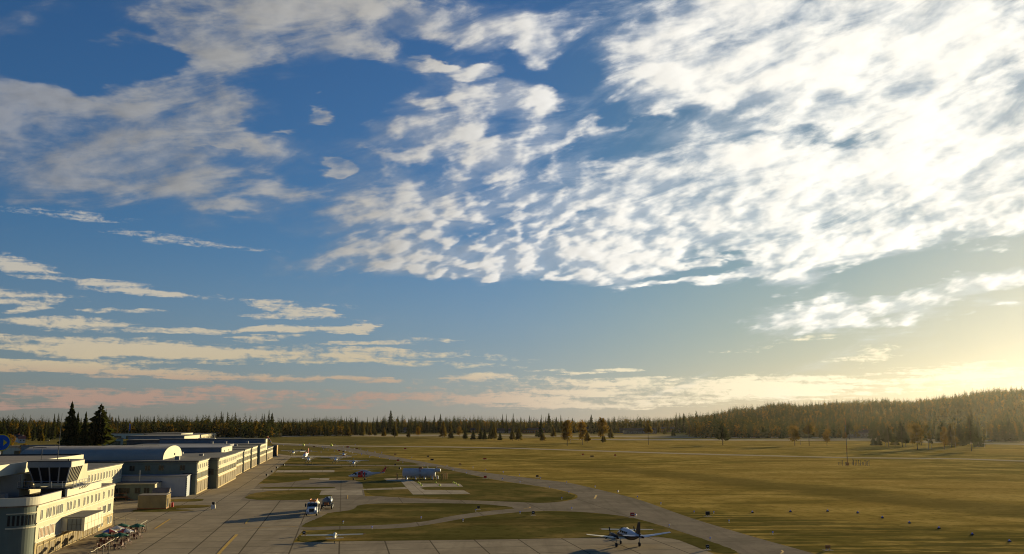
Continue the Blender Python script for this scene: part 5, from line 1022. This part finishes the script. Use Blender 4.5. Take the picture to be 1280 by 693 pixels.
# ------------------------------------------------------------------ signs, lights, cones
def signbox(px, py, mt, label, w=1.5, h=.9, group='dark information boards beside the taxiways', mark=None, rz=None):
    p = P(px, py, .03); w = w * p.y / F; h = h * p.y / F; t = thing('airfield_sign', label, 'sign', p, R(10.3) if rz is None else rz, group)
    b = part(t, 'board', mt, (-w / 2, w / 2, -.12, .12, .3, .3 + h)); part(t, 'leg', 'steel', (-w * .35, -w * .35 + .07, -.04, .04, 0, .3)); part(t, 'leg', 'steel', (w * .35 - .07, w * .35, -.04, .04, 0, .3))
    part(t, 'slab', 'pale_slab', (-w * .9, w * .9, -.6, .6, 0, .02))
    if mark: part(b, 'marking', mark, (-w * .3, w * .3, -.127, -.121, .3 + h * .4, .3 + h * .6))
SG = [(790.5, 647.0, 'sign_red', 'dark red board with a pale mark beyond the twin-propeller plane', 5, 4, 'umbrella_white'), (666.5, 644.3, 'black', 'black board on a pale slab between the two connecting taxiways', 3.4, 3.2, 'grey_paint'), (671.5, 597.3, 'black', 'black board on the field edge past the long taxiway bend', 3.4, 2, None), (606.5, 598.6, 'sign_red', 'dark red board right of the tank on the taxiway edge', 3.6, 2.4, None), (598, 637.2, 'black', 'black board beside the lower end of the inner grass', 3, 2.8, None),
      (884.6, 645.6, 'black', 'black board across the taxiway on the open field', 5, 4, None), (884.4, 687.5, 'black', 'black board with a white mark on the grass wedge', 4, 3.6, 'umbrella_white'), (1035, 688, 'rust', 'brown board at the lower right taxiway edge', 6, 3.6, None), (380, 669.8, 'black', 'black box on short legs beside the left glider', 3.8, 3.2, 'grey_paint'),
      (540, 576.2, 'black', 'wide black board on the field above the tank', 4, 1.7, None), (535, 571.8, 'black', 'small black board farther up the field above the tank', 2.8, 1.4, None), (575, 581.8, 'rust', 'brown board on the field right of the tank', 3, 1.4, None), (494, 569.2, 'rust', 'brown board where the long taxiway leaves the apron', 3, 1.3, None), (506.5, 562, 'sign_red', 'dark red board far up by the runway', 2.8, 1.3, None), (446, 562, 'rust', 'brown board on the near side of the far taxiway bend', 3, 1.3, None), (434.5, 560, 'sign_red', 'first red board of the pair on the far bend', 3, 1.5, None), (497.5, 577, 'sign_red', 'red board on the long taxiway above the helicopter tail', 3, 1.6, None), (494, 582.6, 'black', 'small black board on the narrow path behind the helicopter', 2.2, 1.8, None),
      (606, 575, 'sign_red', 'red board alone on the golden field, right of the tank', 4, 1.3, None), (728.5, 569.5, 'sign_red', 'left red board of three small ones near the runway', 2.2, 1.5, None), (740, 571.8, 'black', 'flat black board between two small red boards near the runway', 4.2, 1.4, None), (769, 570.5, 'sign_red', 'right red board of three small ones near the runway', 2.4, 1.5, None), (392.5, 559.8, 'rust', 'brown board at the very start of the far taxiway', 3, 1.4, None), (424, 564.8, 'sign_red', 'red board inside the far taxiway bend', 2.4, 1.6, None), (429, 566, 'black', 'black board beside the red one inside the far bend', 2.2, 1.2, None), (377, 563.8, 'black', 'small dark board above the small helicopter', 2, 1.4, None)]
for (x, y, m_, lb, w_, h_, mk) in SG: signbox(x, y, m_, lb, w_, h_, mark=mk, group='information boards beside the taxiways')
mb = MB(); mb.box(-.35, .35, -.3, .3, .15, .8); mb.box(-.08, .08, -.08, .08, 0, .15); fl = mb.build('apron_floodlight', 'black'); tag(fl, 'x', 'lamp', 'small black lamp boxes along the workshop lane')
for i, (x, y, lb) in enumerate(((333.5, 595.4, 'nearest black lamp box on the workshop lane edge'), (340, 590.9, 'second black lamp box on the workshop lane edge'), (346, 586, 'third black lamp box on the workshop lane edge'), (354.7, 582.6, 'farthest black lamp box, by the first parking grass'), (499.5, 586.9, 'small black lamp box just above the storage tank'))): place(fl, i == 0, P(x, y, .03), lb)
# blue edge lights
def edge_light():
    t = thing('taxiway_light', 'x', 'light', (0, 0, 0)); mb = MB(); mb.rod((0, 0, 0), (0, 0, .35), .05, .05, 6); mb.rod((0, 0, 0), (0, 0, .04), .16, .16, 8); mb.build('stake', 'cream_paint', t)
    mb = MB(); mb.smooth = True; mb.rod((0, 0, .35), (0, 0, .48), .17, .17, 10); mb.rod((0, 0, .48), (0, 0, .62), .17, .08, 10); mb.build('lens', 'lamp_blue', t); return t
el = edge_light(); first = True
def c4(l): return [(420 + x / 3.59, 500 + y / 3.59) for x, y in l]
def c5(l): return [(620 + x / 3.59, 500 + y / 3.59) for x, y in l]
def c6(l): return [(840 + x / 3.254, 480 + y / 3.254) for x, y in l]
def c7(l): return [(1060 + x / 3.254, 480 + y / 3.254) for x, y in l]
def c8(l): return [(340 + x / 9.14, 545 + y / 9.14) for x, y in l]
LT = [('on the near edge of the taxiway beyond the apron grass', c4([(32, 555), (162, 580), (382, 535), (570, 547), (627, 501)]), 1.0),
      ('on either edge of the long taxiway beside the tank', c4([(115, 249), (150, 259), (175, 240), (205, 242), (240, 269), (262, 247), (300, 284), (340, 262), (395, 298), (452, 307), (498, 299), (525, 319), (585, 332), (615, 307), (672, 318), (750, 328), (748, 359)]), 1.25),
      ('round the grass wedge where the taxiways meet', c5([(33, 329), (30, 360), (105, 340), (108, 374), (200, 354), (240, 397), (317, 375), (327, 420), (445, 394), (295, 447), (340, 494), (108, 512), (547, 416), (635, 441)]), 1.1),
      ('along the wide taxiway behind the twin-propeller plane', c5([(740, 470), (627, 523), (778, 571)]) + c6([(90, 526), (170, 528), (232, 564), (410, 612), (156, 636)]), 1.0),
      ('far off where the taxiway leaves the apron', c8([(70, 106), (130, 114), (315, 110), (368, 120), (425, 97), (455, 104), (520, 126), (575, 134), (615, 144), (590, 159), (640, 170), (560, 196), (445, 182), (690, 112), (720, 105), (752, 123), (818, 132), (880, 142), (710, 184), (750, 170), (835, 180), (890, 193), (915, 201), (940, 152), (1015, 161), (1093, 175), (1175, 187), (1023, 216), (1130, 233), (1230, 251), (950, 106), (1255, 198)]), 1.5)]
for wh, pts, s_ in LT:
    for q in pts:
        c = place(el, first, P(*q, .03)); first = False; c['label'] = 'small blue edge light %s' % wh; c['group'] = 'blue edge lights %s' % wh; c.scale = (s_ * .85,) * 3
RW = [(c6([(327, 525)])[0], 'first dark blue lamp of the straight field row, nearest the taxiway'), (c6([(482, 522)])[0], 'second dark blue lamp of the straight field row'), (c6([(633, 520)])[0], 'third dark blue lamp of the straight field row'), (c7([(40, 527)])[0], 'fourth dark blue lamp of the straight field row'), (c7([(140, 547)])[0], 'fifth dark blue lamp, where the row bends toward the right'), (c7([(250, 568)])[0], 'sixth dark blue lamp of the bent field row'), (c7([(370, 590)])[0], 'seventh dark blue lamp of the bent field row'), (c7([(506, 616)])[0], 'eighth dark blue lamp, one before the right end'), (c7([(657, 644)])[0], 'last dark blue lamp of the field row at far right')]
for i, (q, lb) in enumerate(RW):
    t = thing('edge_lamp', lb, 'light', P(*q, .02), .2, 'dark blue lamps in a row on the open field'); t.scale = (.75,) * 3; part(t, 'base', 'black', (-.35, .35, -.25, .25, 0, .3)); mb = MB(); mb.rod((0, 0, .3), (0, 0, .6), .22, .12, 10); mb.build('lens', 'lamp_blue', t)
# yellow cones on the tank pad
mb = MB(); mb.rod((0, 0, .04), (0, 0, .72), .22, .05, 10); mb.box(-.28, .28, -.28, .28, 0, .04); cone = mb.build('traffic_cone', 'cone_yellow'); tag(cone, 'x', 'cone', 'yellow cones on the tank pad')
for i, (x, y, lb) in enumerate(((523, 604.2, 'topmost yellow cone at the left end of the pad finger'), (524.8, 605.6, 'middle yellow cone of three at the left end of the finger'), (526.8, 607.4, 'lowest yellow cone of three at the left end of the finger'), (545, 604.2, 'yellow cone on the upper edge half way along the finger'), (549.8, 607.4, 'yellow cone on the lower edge half way along the finger'), (567, 604, 'topmost yellow cone at the right tip of the finger'), (569.6, 605.4, 'middle yellow cone of three at the right tip'), (572.6, 607.2, 'lowest yellow cone of three at the right tip'))): c = place(cone, i == 0, P(x, y, .045), lb); c.scale = (1.5, 1.5, .85)
mb = MB(); mb.box(-.5, .5, -.4, .4, 0, .7); mb.box(-.15, .15, -.1, .1, .7, 1.3)
cn = mb.build('marker_box', 'cone_yellow'); tag(cn, 'x', 'marker', 'pale yellow marker boxes by the far bend')
for i, (x, y, lb) in enumerate(((379.5, 557.2, 'pale yellow marker box above the small helicopter'), (414.3, 557.8, 'pale yellow marker box at the head of the far taxiway'))): c = place(cn, i == 0, P(x, y, .03), lb); c.scale = (1.6,) * 3
# white ground cart
p = P(266.6, 637.2, .02); t = thing('ground_power_cart', 'white upright ground cart with a black lamp head alone on the apron', 'cart', p, TH); t.scale = (.85,) * 3
part(t, 'cabinet', 'grey_paint', (-.55, .45, -.4, .4, .15, 1.25)); part(t, 'sun_tint_panel', 'cream_paint', (.45, .5, -.38, .38, .2, 1.25)); mb = MB(); mb.hexa([(-.2, -.15, 1.25), (.15, -.15, 1.25), (.15, .15, 1.25), (-.2, .15, 1.25)], [(-.4, -.3, 1.65), (.3, -.3, 1.65), (.3, .3, 1.65), (-.4, .3, 1.65)]); mb.box(-.42, .32, -.3, .3, 1.65, 1.95); mb.build('lamp_head', 'black', t); part(t, 'handle', 'cream_paint', (.42, .5, -.05, .05, 1.25, 2.0))  # cream sheet on the sunward side carries the sunlight as paint
for sx in (-1, 1): mb = MB(); mb.rod((sx * .5 - .08, .15, .18), (sx * .5 + .08, .15, .18), .18, .18, 10); mb.build('wheel', 'tyre', t)
for i, (x, y, lb) in enumerate(((211, 634.2, 'small orange gas bottle against the lit end of the container'), (215.5, 634.0, 'small red drum just right of the container'))):
    mb = MB(); mb.rod((0, 0, 0), (0, 0, .9), .28, .28, 12); mb.rod((0, 0, .9), (0, 0, 1.1), .28, .12, 12); tag(mb.build('drum', ['orange', 'red_paint'][i], loc=P(x, y, .02)), lb, 'drum')

# ------------------------------------------------------------------ terrace: parasols, tables, chairs, rope fence
def parasol(p, mats, label, z=2.1, r=1.3):
    t = thing('parasol', label, 'parasol', (p.x, p.y, .02), random.random(), 'parasols over the terrace tables'); mb = MB(); mb.rod((0, 0, 0), (0, 0, z + .45), .035, .03, 6); mb.rod((0, 0, 0), (0, 0, .1), .3, .3, 12); mb.build('pole', 'frame_dark', t)
    mb = MB(); n = 8
    for i in range(n):
        a, b = 2 * math.pi * i / n, 2 * math.pi * (i + 1) / n; mb.cur = i % len(mats)
        A_, B_ = (r * math.cos(a), r * math.sin(a)), (r * math.cos(b), r * math.sin(b)); m_ = ((A_[0] + B_[0]) / 2 * .95, (A_[1] + B_[1]) / 2 * .95)
        mb.add([(0, 0, z + .42), (*A_, z - .02), (*m_, z + .03), (*B_, z - .02), (*A_, z - .17), (*B_, z - .17), (*m_, z - .12)], [(0, 1, 2), (0, 2, 3), (1, 4, 6, 2), (2, 6, 5, 3)])
    mb.build('canopy', mats, t, fix=False); return t
U = ['umbrella_white', 'umbrella_white', 'umbrella_red', 'umbrella_white', 'umbrella_white', 'umbrella_blue', 'umbrella_red', 'umbrella_white']
PV = [(129, 668, ['umbrella_green'], 'green parasol nearest the terminal wall'), (150, 667.5, ['umbrella_green'], 'green parasol nearest the rope fence corner'), (136, 662.6, U, 'nearer white parasol with red and blue panels by the wall'), (146, 658.8, U[3:] + U[:3], 'farther white parasol with red and blue panels by the wall'), (157, 662.6, ['umbrella_red', 'umbrella_white', 'umbrella_white', 'umbrella_blue'] * 2, 'white, red and blue parasol on the apron side of the terrace'), (152, 656, ['umbrella_green'], 'green parasol at the far end beside the building'), (171.5, 656.2, ['umbrella_green'], 'green parasol alone at the far apron-side corner')]
PV = [(P(x, y, 2.3), m_, lb) for x, y, m_, lb in PV]
for p, m_, lb in PV: parasol(p, m_, lb)
mb = MB(); mb.box(-.4, .4, -.4, .4, .72, .76); mb.rod((0, 0, 0), (0, 0, .72), .05, .05, 6); mb.box(-.3, .3, -.05, .05, 0, .04); mb.box(-.05, .05, -.3, .3, .04, .07); table = mb.build('cafe_table', 'chair_brown'); tag(table, 'x', 'table', 'brown tables on the terrace')
mb = MB(); mb.box(-.24, .24, -.24, .24, .42, .48); mb.box(-.24, .24, .2, .25, .5, .95)
for x in (-.22, .17):
    for y in (-.22, .18): mb.box(x, x + .05, y, y + .05, 0, .42)
mb.box(-.24, -.2, .2, .25, .42, .5); mb.box(.2, .24, .2, .25, .42, .5); chair = mb.build('cafe_chair', 'chair_brown'); tag(chair, 'x', 'chair', 'brown chairs on the terrace')
ft = fc = True
spots = [(p, 'under the ' + lb) for p, m_, lb in PV] + [(P(x, y), lb) for x, y, lb in ((131, 679, 'at the near end of the terrace'), (154, 674.5, 'by the rope fence, half way along'), (166, 669, 'by the fence near the far parasol'), (160, 665, 'toward the far end of the terrace'), (176, 665, 'at the far fence corner of the terrace'), (143, 671, 'between the two nearest green parasols'))]
for tp, wh in spots:
    rz = TH + random.uniform(-.3, .3); c = place(table, ft, Vector((tp.x, tp.y - .5, .02)), 'brown table ' + wh, rz); ft = False
    for k in range(4):
        a = rz + k * math.pi / 2 + random.uniform(-.25, .25); q = Vector((tp.x, tp.y - .5, .02)); d = .82 + random.random() * .15
        c = place(chair, fc, (q.x - math.sin(a) * -d, q.y + math.cos(a) * d, .02), None, a); c['label'] = ' '.join(('brown chair ' + wh).split()[:16]); c['group'] = 'brown chairs ' + wh; fc = False
for o in list(COL.objects):      # labels stay within sixteen words
    pass
t = thing('rope_fence', 'pale rope fence on thin posts round the cafe terrace', 'fence', (0, 0, 0), 0)
ca, cb_, cc = P(183.4, 663), P(112, 707), P(143, 659)
line = [tuple(cb_.lerp(ca, i / 11))[:2] for i in range(12)] + [tuple(ca.lerp(cc, i / 3))[:2] for i in (1, 2, 3)]
mb = MB(); mb.rod((0, 0, 0), (0, 0, 1.9), .05, .04, 6); mb.rod((0, 0, 0), (0, 0, .05), .2, .2, 10); ps = mb.build('post', 'frame_dark', t); k0 = True
for (x, y) in line:
    c = ps if k0 else ps.copy()
    if not k0: COL.objects.link(c); c.parent = t
    c.location = (x, y, .02); k0 = False
mb = MB()
for (a, b) in zip(line, line[1:]):
    m1_ = ((a[0] + b[0]) / 2, (a[1] + b[1]) / 2, 1.7); mb.rod((*a, 1.82), m1_, .035, .035, 5); mb.rod(m1_, (*b, 1.82), .035, .035, 5)
mb.build('rope', 'cream_paint', t)

# ------------------------------------------------------------------ masts, posts, round sign
p = P(1059.5, 582); t = thing('radio_mast', 'thin red and white mast among the little posts on the plain', 'mast', p, 0)
for k in range(7):
    mb = MB(); mb.rod((0, 0, k * 3.0), (0, 0, k * 3.0 + 3.0), .16, .15, 6); mb.build('section', 'rust' if k % 2 == 0 else 'frame_dark', t)
mb = MB(); mb.box(-.5, .5, -.4, .4, 0, 1.3); mb.build('base_box', 'rust', t)
mb = MB(); mb.rod((0, 0, 0), (0, 0, 3.6), .14, .12, 6); mb.rod((-.5, 0, 3.2), (.5, 0, 3.2), .08, .08, 5); ps = mb.build('field_post', 'frame_dark'); tag(ps, 'short dark post of the cluster round the thin red mast', 'post', 'short dark posts clustered round the red mast')
rr = random.Random(4)
for i, x in enumerate([1048, 1050, 1051.5, 1053.5, 1057.3, 1057.8, 1065.4, 1066.5, 1067.3, 1069.6, 1070.4, 1073.6, 1075, 1075.6, 1078.5, 1079.6, 1081.6, 1083.2, 1084.6, 1086.5]): c = place(ps, i == 0, P(x, 580.6 + rr.random() * 2.3)); c.scale = (.75, .75, .3 + rr.random() * .5)
r0 = ray(1.5, 553.5); dY = P(5, 610).y; zc = H + r0[2] / r0[1] * dY; rad = 10.5
t = thing('round_sign', 'round blue sign with yellow rim and yellow arrow at the left edge', 'sign', (r0[0] / r0[1] * dY, dY, 0), R(29))
rad = rad / F * dY
def disc(mb, r, y0, y1, n=40): mb.rod((0, y0, zc), (0, y1, zc), r, r, n)
mb = MB(); disc(mb, rad, 0, .12, 48); rim = mb.build('rim', 'sign_yellow', t); mb = MB(); disc(mb, rad * .88, -.03, -.004, 48); fc_ = mb.build('face', 'sign_blue', t)
mb = MB(); q = rad; mb.add([(q * .22, -.05, zc + q * .36), (q * .22, -.05, zc - q * .36), (q * .62, -.05, zc), (q * .22, -.034, zc + q * .36), (q * .22, -.034, zc - q * .36), (q * .62, -.034, zc)], [(0, 1, 2), (5, 4, 3), (0, 3, 4, 1), (1, 4, 5, 2), (2, 5, 3, 0)]); mb.build('arrow', 'sign_yellow', t)
mb = MB(); mb.rod((0, .3, 0), (0, .3, zc + rad * .5), .16, .12, 8); mb.rod((0, .1, zc), (0, .3, zc), .1, .1, 6); mb.build('pole', 'steel', t)
def pole(px, py, top, label, mt='frame_dark', cat='pole', name='light_pole', arm=False):
    p = P(px, py); h = hpx(px, py, top); t = thing(name, label, cat, p); mb = MB(); mb.rod((0, 0, 0), (0, 0, h), .16, .08, 7); mb.build('mast', mt, t)
    if arm: part(t, 'head', 'frame_dark', (-1.6, 1.6, -.3, .3, h - .3, h + .15))
    return t
pole(58.5, 560, 550.5, 'short double-headed lamp pole left of the spruce clump', arm=True); pole(146, 549, 528, 'thin pole before the pale diagonal hall', arm=True); pole(300, 547.5, 536, 'thin pole near the end of the far hangar line', arm=True); pole(1000.5, 556, 549, 'tiny marker pole on the plain beside the orange dome tree')
t = pole(160.5, 548, 529, 'white flagpole flying a long blue flag before the forest', 'umbrella_white', 'flagpole', 'flagpole'); h = hpx(160.5, 548, 529)
mb = MB(); n = 8; mb.add([(.1 + i * .22, math.sin(i * .9) * .2, h - .3 - i * .12) for i in range(n)] + [(.1 + i * .22, math.sin(i * .9) * .2 + .1, h - 9 + i * .15) for i in range(n)], [(i, i + 1, n + i + 1, n + i) for i in range(n - 1)]); mb.build('flag', 'sign_blue', t)
def car(px, py, mt, label, rz=0):
    t = thing('parked_car', label, 'car', P(px, py, .05), rz, 'cars on the perimeter road'); mb = MB(); mb.hexa([(-2.2, -.85, .35), (2.2, -.85, .35), (2.2, .85, .35), (-2.2, .85, .35)], [(-2.1, -.82, .95), (2.15, -.82, .9), (2.15, .82, .9), (-2.1, .82, .95)]); mb.build('body', mt, t)
    mb = MB(); mb.hexa([(-1.6, -.78, .95), (1.1, -.78, .92), (1.1, .78, .92), (-1.6, .78, .95)], [(-1.1, -.65, 1.45), (.5, -.65, 1.45), (.5, .65, 1.45), (-1.1, .65, 1.45)]); mb.build('cabin', 'window_glass', t)
    for x in (-1.4, 1.4):
        for y in (-.8, .8): mb = MB(); mb.rod((x, y - .1, .33), (x, y + .1, .33), .33, .33, 10); mb.build('wheel', 'tyre', t)
car(1238, 551.5, 'umbrella_white', 'white car on the track right of the grove'); car(1240.5, 552.4, 'black', 'dark car just below the white car'); car(1078, 546.5, 'umbrella_white', 'pale car by the low farmhouse')
# ------------------------------------------------------------------ haze: one closed box of thin golden air
def haze():
    mb = MB(); mb.box(-3300, 3300, -60, 3900, -3, 175); o = mb.build('haze', 'black'); tag(o, 'thin golden evening haze over the whole airfield and hill', 'haze', kind='stuff')
    m = bpy.data.materials.new('haze_air'); m.use_nodes = True; n = m.node_tree.nodes; n.clear()
    v = n.new('ShaderNodeVolumePrincipled'); v.inputs['Color'].default_value = (.95, .90, .78, 1); v.inputs['Density'].default_value = HAZE; v.inputs['Anisotropy'].default_value = .75
    out = n.new('ShaderNodeOutputMaterial'); m.node_tree.links.new(v.outputs[0], out.inputs['Volume']); o.data.materials.clear(); o.data.materials.append(m)
HAZE = .000011
haze()
